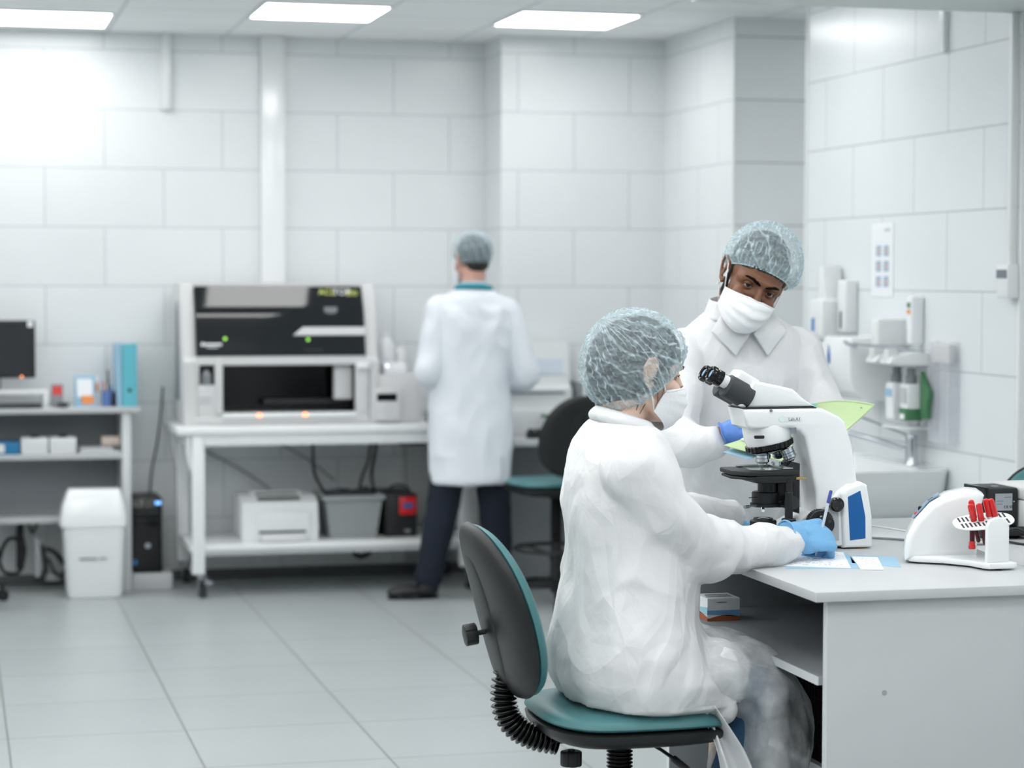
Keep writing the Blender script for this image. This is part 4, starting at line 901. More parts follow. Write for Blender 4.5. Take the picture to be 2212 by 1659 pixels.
obj('cap_end', MB().tube([a+dd*.131, b-dd*.003, b], [.0043, .0043, .003], 10), mat('violet_cap', (70, 84, 160), .3), t)
# ------------------------------------------------------------ microscope (long axis along the bench front, eyepieces to the left)
t = thing('microscope', 'white laboratory microscope with black stage and a blue stripe on its foot', 'microscope', (2.05, 5.13, .9))
Y0, Y1 = 5.06, 5.20; YC = 5.13
# arm + head casting side outline
arm = [(1.875, 1.249), (1.886, 1.205), (1.900, 1.198), (1.96, 1.198), (2.0, 1.200), (2.026, 1.192), (2.040, 1.178), (2.050, 1.140), (2.070, 1.045), (2.072, .995), (2.06, .97), (2.00, .945), (1.93, .925), (1.93, .908), (2.19, .908), (2.190, 1.052), (2.180, 1.060), (2.166, 1.155), (2.145, 1.215), (2.130, 1.228), (2.085, 1.248), (2.055, 1.2495)]
obj('arm', MB().prism(arm, Y0+.012, Y1-.012, 'xz', .012, 3), 'gloss_white', t)
obj('foot_side', MB().prism([(1.905, .906), (1.905, .918), (2.00, .955), (2.09, 1.0), (2.125, 1.045), (2.150, 1.060), (2.197, 1.060), (2.203, .906)], Y0, Y1, 'xz', .008, 3), 'gloss_white', t)
obj('rear_cover', MB().prism([(2.135, .903), (2.128, 1.035), (2.140, 1.052), (2.180, 1.066), (2.196, 1.058), (2.210, .98), (2.212, .903)], Y0-.012, Y1+.012, 'xz', .008, 3), 'gloss_white', t)
obj('blue_stripe', MB().prism([(2.150, .922), (2.143, 1.030), (2.176, 1.045), (2.190, .98), (2.191, .926)], Y0-.0135, Y0-.0118, 'xz', .0007, 1), 'blue', t)
obj('side_plate', MB().prism([(2.00, .92), (1.995, .95), (2.045, .99), (2.10, 1.012), (2.122, 1.03), (2.125, .922)], Y0-.0035, Y0+.001, 'xz', .001, 1), 'mid_grey' if 0 else 'instr_dark', t)
kb = obj('coarse_focus_knob', MB().lathe([(.031, 0), (.033, .003), (.033, .022), (.031, .024)], (2.068, Y0-.003, .968), (0, -1, 0), 40), 'black', t)
gv = MB()
for i in range(36): a_ = 2*PI*i/36; gv.box(-.001, .001, -.001, .001, 0, .019, 0, 1, Matrix.Translation((2.068, Y0-.006, .968)) @ Matrix.Rotation(PI/2, 4, 'X') @ Matrix.Rotation(a_, 4, 'Z') @ Matrix.Translation((.0332, 0, 0)))
obj('knurling', gv, 'dark_grey', kb)
fk = obj('fine_focus_knob', MB().lathe([(.024, 0), (.025, .003), (.025, .013), (.022, .016)], (2.072, Y0-.027, .966), (0, -1, 0), 40), 'gloss_black', t)
for i in range(4): a_ = PI/2*i+.6; obj('dimple', MB().lathe([(.0045, 0), (.0035, .0008)], (2.072+.014*math.cos(a_), Y0-.0428, .966+.014*math.sin(a_)), (0, -1, 0), 16), 'dark_grey', fk)
bk = obj('brightness_knob', MB().lathe([(.0165, 0), (.018, .003), (.018, .016), (.015, .019)], (2.113, Y0-.003, 1.012), (0, -1, 0), 32), 'gloss_black', t)
for i in range(3): a_ = 2*PI/3*i+.3; obj('dimple', MB().lathe([(.003, 0), (.002, .0008)], (2.113+.009*math.cos(a_), Y0-.0218, 1.012+.009*math.sin(a_)), (0, -1, 0), 16), 'dark_grey', bk)
obj('base_plate', MB().prism([(1.880, .903), (1.880, .938), (1.893, .947), (1.95, .948), (2.02, .953), (2.06, .953), (2.06, .903)], Y0-.004, Y1+.004, 'xz', .008, 3), 'gloss_white', t)
obj('rubber_foot', MB().lathe([(.012, 0), (.012, .0035)], (2.185, Y0+.012, .9), n=16), 'orange', t); obj('rubber_foot', MB().lathe([(.012, 0), (.012, .0035)], (1.89, Y0+.012, .9), n=16), 'black', t); obj('rubber_foot', MB().lathe([(.012, 0), (.012, .0035)], (2.185, Y1-.012, .9), n=16), 'black', t); obj('rubber_foot', MB().lathe([(.012, 0), (.012, .0035)], (1.89, Y1-.012, .9), n=16), 'black', t)
lc = MB(); pr_ = [(.033-(.0012 if j % 2 else 0))*1.0 for j in range(72)]
lc.prism([(pr_[j]*math.cos(2*PI*j/72), pr_[j]*math.sin(2*PI*j/72)) for j in range(72)], .006, .024, 'xy', .002, 1, Matrix.Translation((1.953, YC, .945)))
lc.lathe([(.035, 0), (.035, .006)], (1.953, YC, .945), n=40).lathe([(.026, .022), (.024, .029), (.020, .029), (.018, .025)], (1.953, YC, .945), n=40); obj('light_collector', lc, 'black', t)
obj('collector_lens', MB().lathe([(.017, 0), (.014, .003), (.006, .0045)], (1.953, YC, .9705), n=32), 'chrome', t)
# head wedge
hd = obj('head_housing', MB().prism([(1.880, 1.2515), (1.872, 1.256), (1.908, 1.316), (1.915, 1.317), (1.995, 1.300), (2.012, 1.296), (2.040, 1.272), (2.072, 1.2515)], YC-.045, YC+.045, 'xz', .010, 3), 'gloss_white', t)
obj('seam', MB().box(1.878, 2.07, YC-.054, YC+.054, 1.2495, 1.2515), 'dark_grey', t)
obj('lock_screw', MB().lathe([(.004, 0), (.003, .004)], (1.949, Y0+.012, 1.2445), (0, -1, 0), 16), 'mid_grey', t)
# binocular body: tilted axis toward the seated person
ax = Vector((-.88, 0, .475)).normalized(); up_ = Vector((.475, 0, .88)).normalized()
T0 = Vector((1.915, YC, 1.286))
def frame(o): m = Matrix((ax, Vector((0, 1, 0)), up_)).transposed().to_4x4(); m.translation = o; return m
FM = frame(T0)
obj('clamp_ring', MB().lathe([(.036, 0), (.038, .002), (.038, .006), (.034, .008)], T0-ax*.008, ax, 40), 'chrome', t)
obj('binocular_body', MB().box(-.004, .060, -.030, .030, -.012, .036, .008, 3, FM), 'gloss_white', t)
# grey clamshell wraps: two barrels
for s_ in (-1, 1):
    cc = MB().lathe([(.027, 0), (.0305, .002), (.0305, .068), (.027, .072)], T0+ax*.002+Vector((0, s_*.024, 0))-up_*.017, ax, 36); obj('prism_housing', cc, 'dark_grey', t)
for s_ in (-1, 1):
    c0 = T0+ax*.064+Vector((0, s_*.026, 0))-up_*.010
    tb = obj('eyepiece_tube', MB().lathe([(.0165, 0), (.0165, .026), (.0150, .028)], c0+ax*.004, ax, 28), 'gloss_white', t)
    ep = obj('eyepiece', MB().lathe([(.0175, .026), (.0205, .028), (.0205, .040), (.0185, .042), (.0185, .046), (.0215, .048), (.0215, .057), (.0195, .061), (.0185, .0615), (.0135, .060), (.0125, .054)], c0, ax, 32), 'gloss_black', t)
    obj('ocular_lens', MB().lathe([(.0125, .055), (.010, .0575), (.004, .0588)], c0, ax, 24), 'lcd', ep)
# text and badge
obj('round_badge', MB().lathe([(.0085, 0), (.0085, .0012)], (1.978, Y0+.0118, 1.2235), (0, -1, 0), 28), mat('badge_pale', (216, 232, 228), .35), t)
obj('badge_strip', MB().box(1.978, 2.028, Y0+.0112, Y0+.0122, 1.2175, 1.2295), 'white', t)
text('model_lettering', 'Lab.A1', .0125, (1.994, Y0+.0108, 1.2185), (PI/2, 0, 0), 'print', t, .0003, sx=.92)
obj('type_label', MB().prism([(1.999, 1.200), (2.012, 1.203), (2.013, 1.190), (2.000, 1.187)], Y0+.0045, Y0+.006, 'xz'), 'print', t)
# nosepiece: axis tilted
nx = Vector((.22, 0, -1)).normalized(); NC = Vector((1.966, YC, 1.163))
obj('nosepiece_cone', MB().lathe([(.052, -.060), (.0585, -.045), (.0600, -.018), (.056, 0)], NC, nx, 40), 'gloss_white', t)
rg = MB(); q2 = Vector((0, 0, 1)).rotation_difference(nx).to_matrix().to_4x4(); q2.translation = NC
rg.prism([((.0605-(.0022 if j % 4 == 0 else 0))*math.cos(2*PI*j/120), (.0605-(.0022 if j % 4 == 0 else 0))*math.sin(2*PI*j/120)) for j in range(120)], 0, .014, 'xy', .0015, 1, q2)
obj('nosepiece_ring', rg, 'gloss_black', t)
obj('nosepiece_plate', MB().lathe([(.050, .014), (.052, .018), (.030, .026), (.012, .028)], NC, nx, 36), 'gloss_black', t)
obj('slot_cover', MB().box(1.905, 1.930, YC-.066, YC-.056, 1.176, 1.184, .002), 'black', t)
def objective(bp, dx, L, nm='objective'):
    dx = Vector(dx).normalized()
    o = obj(nm, MB().lathe([(.0172, 0), (.0172, L*.10), (.0162, L*.11), (.0162, L*.50), (.0172, L*.52), (.0172, L*.68), (.0125, L*.78), (.0125, L*.84), (.0085, L*.90), (.0055, L)], bp, dx, 28), 'chrome', t)
    obj('barrel_band', MB().lathe([(.0164, L*.30), (.0164, L*.34)], bp, dx, 28), 'blue' if L < .05 else 'print_dark', o)
objective((1.948, YC-.004, 1.146), (0, 0, -1), .046)
objective((1.962, YC+.022, 1.146), (.12, .35, -1), .038)
objective((2.003, YC-.024, 1.148), (.38, -.10, -.92), .036)
objective((1.996, YC+.024, 1.145), (.45, .35, -.85), .030)
# stage
SZ = 1.097
def stage(z, sh, g=0): return [(1.862+sh, YC+.066), (1.856+sh, YC-.030), (1.886+sh, YC-.078-g), (1.995, YC-.078-g), (2.02, YC-.07), (2.035, YC+.066)]
obj('stage_plate', MB().prism(stage(0, 0), SZ-.012, SZ, 'xy', .003, 2), 'black', t)
obj('stage_lower_plate', MB().prism([(1.864, YC+.06), (1.855, YC-.028), (1.882, YC-.072), (1.93, YC-.074), (1.93, YC+.06)], SZ-.021, SZ-.014, 'xy', .002, 2), 'black', t)
obj('stage_block', MB().box(1.905, 2.01, YC-.074, YC+.05, SZ-.030, SZ-.012, .003), 'black', t)
obj('stage_insert', MB().prism([(1.915, YC+.05), (1.905, YC-.03), (1.945, YC-.055), (1.985, YC-.04), (1.985, YC+.05)], SZ, SZ+.0008, 'xy'), 'green_file' if 0 else mat('stage_glass', (120, 132, 118), .15), t)
obj('slide_holder', MB().box(1.985, 2.012, YC-.05, YC+.06, SZ, SZ+.006, .002).box(1.90, 1.985, YC+.045, YC+.058, SZ, SZ+.006, .002), 'brushed', t)
for x in (1.955, 1.985, 2.005): obj('clip_screw', MB().lathe([(.004, 0), (.004, .007), (.003, .009)], (x, YC+.02, SZ+.006 if x > 1.98 else SZ+.001), n=14), 'chrome', t)
obj('x_rack', MB().box(2.008, 2.034, YC-.080, YC-.068, SZ-.022, SZ-.016, .001), 'brass', t)
obj('stage_bracket', MB().prism([(2.010, .997), (2.038, .985), (2.038, 1.110), (2.015, 1.116), (2.000, 1.100), (2.010, 1.08)], YC-.030, YC+.03, 'xz', .003), 'black', t)
obj('drive_shaft', MB().lathe([(.006, 0), (.006, .006)], (1.993, YC-.07, 1.073), n=16).lathe([(.010, -.098), (.010, -.03), (.0085, -.028), (.0085, 0)], (1.993, YC-.07, 1.073), n=24), 'black', t)
obj('drive_knob', MB().lathe([(.017, 0), (.018, .002), (.018, .042), (.016, .044)], (1.993, YC-.07, .935), n=32), 'black', t)
obj('condenser', MB().lathe([(.024, 0), (.024, .022), (.031, .024), (.031, .026)], (1.963, YC, 1.039), n=36).lathe([(.034, 0), (.034, .026), (.030, .028)], (1.958, YC, 1.012), n=36), 'black', t)
obj('condenser_carrier', MB().lathe([(.038, 0), (.038, .008)], (1.958, YC, 1.003), n=36).box(1.955, 2.01, YC-.02, YC+.02, 1.004, 1.018, .003).box(1.985, 2.015, YC-.015, YC+.015, 1.0, 1.07, .003), 'black', t)
obj('centring_screw', MB().tube([(1.928, YC-.02, 1.007), (1.902, YC-.035, 1.007)], .0022, 8).tube([(1.902, YC-.035, 1.007), (1.888, YC-.044, 1.007)], .0042, 12), 'brushed', t)
obj('centring_screw', MB().tube([(1.938, YC-.034, 1.003), (1.935, YC-.046, .997)], .0045, 12), 'chrome', t)
obj('aperture_lever', MB().tube([(1.925, YC-.03, 1.029), (1.90, YC-.04, 1.029)], .0012, 6), 'black', t)
obj('condenser_knob', MB().lathe([(.017, 0), (.017, .02)], (2.012, YC-.03, 1.015), (0, -1, 0), 28), 'dark_grey', t)
obj('power_socket', MB().box(2.212, 2.216, YC-.02, YC+.02, .945, .965, .001), 'dark_grey', t)
cable('cable', [(2.218, 5.12, .95), (2.24, 5.12, .948), (2.32, 5.11, .935), (2.42, 5.08, .915), (2.52, 5.05, .905)], .0025, 'instr', 'pale cable leaving the back of the microscope')
tag(obj('cable_plug', MB().box(2.2165, 2.234, 5.113, 5.127, .944, .956, .002), 'instr'), 'pale plug in the back of the microscope', 'plug')
cable('cable', [(2.235, 5.27, .904), (2.32, 5.20, .904), (2.42, 5.10, .904), (2.52, 5.03, .904)], .003, 'mid_grey', 'grey cable crossing the bench behind the tube mixer')
# ------------------------------------------------------------ tube mixer
t = thing('tube_mixer', 'white tilting tube mixer with slotted tray on the bench', 'mixer', (2.28, 4.75, .9))
def shear_(mb): return warp(mb, lambda p: Vector((p.x+.42*(p.y-4.745), p.y, p.z)))   # the housing stands askew on its foot
# housing: rounded wedge, outline seen from the side, thinner toward the top
out = [(2.160, .906), (2.158, .93), (2.163, .965), (2.185, 1.003), (2.222, 1.040), (2.262, 1.060), (2.310, 1.070), (2.345, 1.066), (2.362, 1.055), (2.352, 1.020), (2.345, .96), (2.345, .906)]
def hous(y0, y1, sh): return [(x+sh*(z-.9), z) for x, z in out]
obj('mixer_housing', shear_(MB().prism(out, 4.755, 4.865, 'xz', .020, 4)), 'gloss_white', t)
obj('control_panel', shear_(MB().prism([(2.182, 1.002), (2.222, 1.042), (2.247, 1.056), (2.247, 1.060), (2.220, 1.045), (2.179, 1.0045)], 4.790, 4.832, 'xz', .0008, 1)), 'lcd', t)
obj('display', shear_(MB().prism([(2.219, 1.0425), (2.232, 1.0495), (2.2315, 1.0525), (2.218, 1.0445)], 4.797, 4.826, 'xz')), 'gloss_black', t)
obj('red_button', shear_(MB().ell((2.190, 4.800, 1.013), (.006, .008, .005), 14, 8)), 'red', t); obj('switch', shear_(MB().box(2.194, 2.206, 4.806, 4.822, 1.017, 1.029, .003)), 'gloss_black', t)
fl = [(2.178, 4.765), (2.222, 4.872), (2.40, 4.872), (2.385, 4.75), (2.372, 4.60), (2.362, 4.592), (2.300, 4.592), (2.290, 4.605), (2.278, 4.66), (2.24, 4.715), (2.195, 4.745)]
obj('base', MB().prism(fl, .904, .918, 'xy', .004, 2), 'gloss_white', t)
for x, y in ((2.20, 4.79), (2.33, 4.61), (2.245, 4.855), (2.37, 4.85)): obj('rubber_foot', MB().lathe([(.009, 0), (.009, .0045)], (x, y, .9), n=16), mat('foot_navy', (30, 34, 60), .6) if x == 2.20 else bpy.data.materials['foot_navy'], t)
obj('front_post', MB().prism([(2.300, .917), (2.300, 1.00), (2.306, 1.014), (2.320, 1.021), (2.336, 1.021), (2.350, 1.014), (2.356, 1.00), (2.356, .917)], 4.605, 4.622, 'xz', .005, 2), 'gloss_white', t)
# tray: oval slotted plate, long axis along y? it tilts slightly; seen from above at a low angle
TC = Vector((2.322, 4.672, 1.0075)); tm = Matrix.Translation(TC) @ Matrix.Rotation(R(-16), 4, 'Z') @ Matrix.Rotation(R(-7), 4, 'Y') @ Matrix.Rotation(R(10), 4, 'X')
ov = []
for j in range(60):
    a_ = 2*PI*j/60; c_, s_ = math.cos(a_), math.sin(a_); ov.append((.070*math.copysign(abs(c_)**.8, c_), .060*math.copysign(abs(s_)**.8, s_)))
tb = bmesh.new()
obj('tray', MB().prism(ov, -.004, .0, 'xy', .001, 1, tm), 'gloss_white', t)
for i in range(12):
    x = -.052+i*.0095
    for s_ in (-1, 1): obj('tray_slot', MB().box(x-.002, x+.002, s_*.024-.016, s_*.024+.016, .0, .0008, 0, 1, tm), 'print_dark', t)
def tube_(u, v, tilt, lab, up=.038, dn=.03, cap=True):
    k = thing('blood_tube', lab, 'tube', tuple(tm @ Vector((u, v, 0))), 'red-capped blood tubes in the mixer tray')
    m = tm @ Matrix.Translation((u, v, 0)) @ Euler((R(tilt[1]), R(tilt[0]), 0)).to_matrix().to_4x4()
    obj('tube_cap', MB().lathe([(.0068, 0), (.0074, .002), (.0074, up-.006), (.0055, up-.001), (.002, up)], n=20, m=m @ Matrix.Translation((0, 0, .004))), 'red_cap', k)
    obj('tube_body', MB().lathe([(.003, -dn), (.0052, -dn+.004), (.0055, 0), (.0055, .006)], n=18, m=m), mat('blood_glass', (90, 20, 26), .1) if 'blood_glass' not in bpy.data.materials else bpy.data.materials['blood_glass'], k)
    obj('tube_label', MB().lathe([(.0062, -.004), (.0062, .006)], n=20, m=m), 'paper', k)
tube_(-.018, .012, (-6, 4), 'blood tube with round red cap, rearmost in the left cluster of the tray', .046)
tube_(-.022, -.006, (-8, 2), 'blood tube with red cap, left front of the left cluster in the tray', .042, .05)
tube_(-.006, -.012, (-4, 0), 'blood tube with red cap, right of the left cluster beside the post', .042, .055)
tube_(.018, .014, (-8, 2), 'blood tube with red cap, left of the pair behind the post', .044)
tube_(.032, .012, (-12, 2), 'blood tube with red cap, rightmost of all in the tray', .044)
k = thing('blood_tube', 'short red-capped tube hanging cap down under the tray', 'tube', (2.294, 4.69, .95))
obj('tube_cap', MB().lathe([(.0075, 0), (.0085, .002), (.0085, .008), (.007, .010), (.0075, .012), (.0075, .018)], (2.291, 4.665, .943), n=18), 'red_cap', k); obj('tube_body', MB().lathe([(.006, 0), (.006, .035)], (2.291, 4.665, .9615), n=16), 'blood_glass' if 0 else bpy.data.materials['blood_glass'], k)
# ------------------------------------------------------------ black power unit at the right edge
t = thing('power_unit', 'black boxy power unit with a silver rating label at the right edge of the bench', 'power unit', (2.62, 5.2, .9))
obj('unit_case', MB().box(2.576, 2.668, 5.17, 5.30, .93, 1.030, .006), 'black', t)
obj('side_fin', MB().box(2.566, 2.576, 5.15, 5.28, .935, 1.034, .003), 'gloss_black', t)
obj('rating_label', MB().box(2.602, 2.650, 5.1685, 5.170, .972, 1.016), 'brushed', t)
text('label_print', 'C\u20ac \u00a9', .010, (2.626, 5.168, .978), (PI/2, 0, 0), 'print_dark', t, .0003)
obj('label_print', MB().box(2.606, 2.624, 5.1678, 5.1686, .996, .998).box(2.606, 2.622, 5.1678, 5.1686, .988, .990).box(2.628, 2.646, 5.1678, 5.1686, 1.005, 1.007), 'print', t)
obj('unit_foot', MB().box(2.570, 2.668, 5.16, 5.30, .9005, .93, .004), 'gloss_black', t)
obj('battery_roll', MB().lathe([(.012, 0), (.012, .07)], (2.60, 5.145, .9205), (1, 0, 0), 20), 'black', t); obj('plug', MB().box(2.578, 2.596, 5.14, 5.158, .925, .94, .002), 'paper', t)
obj('top_badge', MB().lathe([(.010, 0), (.010, .001)], (2.625, 5.22, 1.030), n=24), 'brushed', t)
for x, z in ((2.583, .995), (2.655, .995), (2.655, .943)): obj('screw', MB().lathe([(.002, 0), (.002, .001)], (x, 5.17, z), (0, -1, 0), 12), 'chrome', t)
cable('cable', [(2.575, 5.10, .906), (2.60, 5.02, .904), (2.63, 4.99, .904), (2.66, 5.02, .91)], .0032, 'black', 'black cable looping on the bench before the power unit')
cable('cable', [(2.57, 5.09, .92), (2.62, 5.08, .935), (2.66, 5.05, .905), (2.70, 4.98, .905)], .004, 'black', 'thicker black cable arching from the power unit')
tag(obj('ferrite_bead', MB().lathe([(.006, -.016), (.011, -.013), (.011, .013), (.006, .016)], (2.635, 4.985, .911), (.9, .3, .1), 20), 'gloss_black'), 'round black ferrite bead on the cable at the right edge', 'bead')
t = thing('bench_device', 'white device with a dark window cut off at the right edge of the photo', 'device', (2.75, 5.2, .9))
obj('device_case', MB().box(2.672, 2.86, 5.12, 5.35, .9005, 1.0, .008), 'gloss_white', t); obj('device_lid', MB().box(2.670, 2.86, 5.118, 5.35, 1.0, 1.032, .006), 'instr', t); obj('window', MB().box(2.690, 2.75, 5.117, 5.1205, .93, .97, .002), 'dark_grey', t)
# ------------------------------------------------------------ people
def joinmesh(meshes, name):
    mb = MB()
    for me in meshes:
        mb.add([v.co[:] for v in me.vertices], [tuple(p.vertices) for p in me.polygons])
    return mb
def rot_head(az, pitch, roll):
    return Matrix.Rotation(R(az-90), 3, 'Z') @ Matrix.Rotation(R(-pitch), 3, 'X') @ Matrix.Rotation(R(roll), 3, 'Y')
def head_mesh(T, neck_to, neck_r=.055, jaw=1.0, male=True):
    """T: 4x4 of the head frame (x right, y forward, z up, origin between the ears at eye height)"""
    a = MB()
    a.ell((0, -.014, .032), (.076, .098, .088), 28, 18)
    a.ell((0, .028, -.018), (.064*jaw, .062, .082), 24, 16)
    a.ell((0, .046, -.078), (.044*jaw, .040, .034), 20, 12)
    a.capsule([(-.056*jaw, .0, -.060), (-.03, .055, -.092), (.03, .055, -.092), (.056*jaw, .0, -.060)], [.016, .018, .018, .016], 12)
    a.capsule([(-.050, .062, .020), (-.022, .086, .022), (.022, .086, .022), (.050, .062, .020)], [.009, .0100, .0100, .009], 12)
    for s in (-1, 1):
        a.ell((s*.040, .066, -.030), (.022, .020, .020), 14, 10)
        a.ell((s*.038, .050, .012), (.027, .029, .024), 14, 10)
    a.capsule([(0, .086, .010), (0, .097, -.010), (0, .108, -.034)], [.0080, .0088, .0115], 12)
    a.ell((0, .088, -.068), (.024, .012, .012), 14, 8)
    nt = T.inverted() @ Vector(neck_to)
    a.tube([(0, -.020, -.040), (Vector((0, -.020, -.040))+nt)/2, nt], [neck_r+.004, neck_r, neck_r+.008], 24)
    me = fuse(a, .0030, 9, .6)
    co, n = arr(me)
    for s in (-1, 1):      # eye sockets
        dx = (co[:, 0]-s*.0315)/.0165; dz = (co[:, 2]-.000)/.0115
        w = np.exp(-(dx**2+dz**2))*(co[:, 1] > .03); co[:, 1] -= .0115*w
    setco(me, co)
    mb = joinmesh([me], 'h'); bpy.data.meshes.remove(me)
    # ears: rim, bowl and lobe, rooted in the side of the head
    for s in (-1, 1):
        e = MB(); ear = []
        for i in range(15):
            t_ = R(-120+i*20.5); ear.append((s*(.079+.011*max(0, math.cos(t_*.5))), -.012-.017*math.cos(t_)*1.0+.004, -.006+.030*math.sin(t_) if True else 0))
        pts = [(s*.074, .004, .004), (s*.082, .002, .020), (s*.089, -.010, .030), (s*.092, -.024, .024), (s*.090, -.030, .006), (s*.085, -.024, -.014), (s*.080, -.012, -.030), (s*.076, -.004, -.036), (s*.074, .000, -.026)]
        e.capsule(pts, [.005, .0042, .0040, .0040, .0042, .0045, .0058, .006, .005], 10)
        e.ell((s*.080, -.012, .002), (.005, .016, .024), 14, 10, Matrix.Rotation(R(-18*s), 3, 'Z'))
        me = fuse(e, .0018, 3, .5); mb.add([v.co[:] for v in me.vertices], [tuple(p.vertices) for p in me.polygons]); bpy.data.meshes.remove(me)
    out = MB().join(mb, T); return out
def eyes(T, parent, skin, gaze=(0, 0), op=14):
    for s in (-1, 1):
        c = Vector((s*.0315, .0690, .0005))
        g = Matrix.Rotation(R(gaze[0]), 3, 'Z') @ Matrix.Rotation(R(gaze[1]), 3, 'X')
        e = obj('eye', MB().ell(c, (.0125, .0125, .0125), 24, 16, m=T), 'eye', parent, 180)
        f = g @ Vector((0, 1, 0)); q = Vector((0, 0, 1)).rotation_difference(f).to_matrix().to_4x4(); q.translation = c+f*.0108
        obj('iris', MB().lathe([(.0068, 0), (.0062, .0010), (.003, .0019), (.0, .0022)], n=24, m=T @ q), 'iris', e, 180)
        # lids: shells hugging the eyeball, open slit between
        for lid, (a0, a1) in (('upper_eyelid', (op, 96)), ('lower_eyelid', (-70, -17))):
            def fn(u, v):
                az = R(-78+156*u); wob = 1-abs(2*u-1)**2.2
                lo = a0 if lid == 'upper_eyelid' else a1
                edge = lo*wob + (-2)*(1-wob)
                oth = a1 if lid == 'upper_eyelid' else a0
                el = R(edge+(oth-edge)*v)
                rr_ = .0136
                return c+Vector((rr_*math.sin(az)*math.cos(el), rr_*math.cos(az)*math.cos(el), rr_*math.sin(el)))
            obj(lid, warp(MB().slab(fn, 20, 8, .0016), lambda p: T @ p), skin, parent, 180)
        lash = []
        for i in range(13):
            u = i/12; az = R(-70+140*u); el = R(op*(1-abs(2*u-1)**2.2)-2*(abs(2*u-1)**2.2)); r_ = .0148
            lash.append(T @ (c+Vector((r_*math.sin(az)*math.cos(el), r_*math.cos(az)*math.cos(el), r_*math.sin(el)))))
        obj('eyelashes', MB().tube(lash, .0009, 6), 'hair', parent, 180)
def brows(T, parent, thick=1.0, m='hair'):
    for s in (-1, 1):
        pts = [T @ Vector((s*x, y, z)) for x, y, z in ((.0075, .0955, .0165), (.017, .0958, .0200), (.031, .0900, .0245), (.045, .0780, .0230), (.0555, .0640, .0165))]
        up = (T.to_3x3() @ Vector((0, 0, 1)))
        obj('eyebrow', MB().tube(pts, [(.0016*thick, .0016), (.0040*thick, .0026), (.0040*thick, .0028), (.0026*thick, .0024), (.0008, .0008)], 10, up=up), m, parent, 180)
def cap(T, parent, c, r, nrm, off, rng, pleat=.0045, seed=1, m='cap', label=None, tilt=0):
    """gathered bouffant cap: closed dome from its pole down to the elastic edge plane"""
    tq = Matrix.Rotation(R(-tilt), 3, 'X')
    def radius(d): e = tq @ d; return 1/math.sqrt((e.x/r[0])**2+(e.y/r[1])**2+(e.z/r[2])**2)
    c = Vector(c); nrm = Vector(nrm).normalized(); e1 = Vector((1, 0, 0)); e2 = nrm.cross(e1).normalized()
    NT, NP = 90, 300; v = []; f = []; uv = []
    th_end = []
    for j in range(NP):
        ph = 2*PI*j/NP; lo, hi = .3, PI-.05
        for _ in range(24):
            mid = (lo+hi)/2; d = nrm*math.cos(mid)+(e1*math.cos(ph)+e2*math.sin(ph))*math.sin(mid)
            rad = radius(d)
            if d.dot(nrm)*rad > -off: lo = mid
            else: hi = mid
        th_end.append(lo)
    th_end = np.array(th_end); k = np.ones(15)/15
    th_end = np.convolve(np.concatenate([th_end[-7:], th_end, th_end[:7]]), k, 'valid')
    for i in range(NT+1):
        for j in range(NP):
            t = i/NT; ph = 2*PI*j/NP; th = th_end[j]*t
            d = nrm*math.cos(th)+(e1*math.cos(ph)+e2*math.sin(ph))*math.sin(th)
            rad = radius(d)
            g = t**2.2
            w = math.sin(ph*34+1.3*math.sin(ph*5+seed)+t*2)*pleat*g*.55
            q = d*9+Vector((seed*3.1, 0, 0)); w += (1-abs(noise.noise(q*Vector((1, 1, 1)).x)))**3*pleat*1.3-pleat*.6
            q2 = Vector((ph*2.2, t*13+math.sin(ph*3)*.6, seed)); w += (1-abs(noise.noise(q2))*1.6)**2*pleat*.55*(1-t*.3)
            band = max(0, (t-.90)/.10)
            shrink = 1-.075*band**1.5+.02*math.sin(min(1, max(0, (t-.8)/.12))*PI)
            if t > .93: w = math.sin(ph*75+seed)*.0014
            p = c+d*(rad*shrink+w)
            v.append(T @ p); uv.append((j/NP, t))
    for i in range(NT):
        for j in range(NP):
            f.append((i*NP+j, i*NP+(j+1) % NP, (i+1)*NP+(j+1) % NP, (i+1)*NP+j))
    me = bpy.data.meshes.new('cap'); me.from_pydata([p[:] for p in v], [], f)
    ul = me.uv_layers.new(name='UVMap')
    for p in me.polygons:
        js = [me.loops[l].vertex_index for l in p.loop_indices]; wrap = any(x % NP == 0 for x in js) and any(x % NP == NP-1 for x in js)
        for l, vi in zip(p.loop_indices, js):
            u_, v_ = uv[vi]; ul.data[l].uv = (1.0 if wrap and vi % NP == 0 else u_, v_)
    o = obj('bouffant_cap', me, m, parent, 180, label=label)
    # elastic edge
    ring = []
    for j in range(0, NP+1, 2):
        jj = j % NP; ph = 2*PI*jj/NP; th = th_end[jj]; d = nrm*math.cos(th)+(e1*math.cos(ph)+e2*math.sin(ph))*math.sin(th)
        rad = radius(d); ring.append(T @ (c+d*(rad*.925+.0012*math.sin(jj*1.9))))
    obj('elastic_edge', MB().tube(ring, [.0016+.0006*math.sin(i*2.1) for i in range(len(ring))], 8, cap=False), rng, o, 180)
    return o
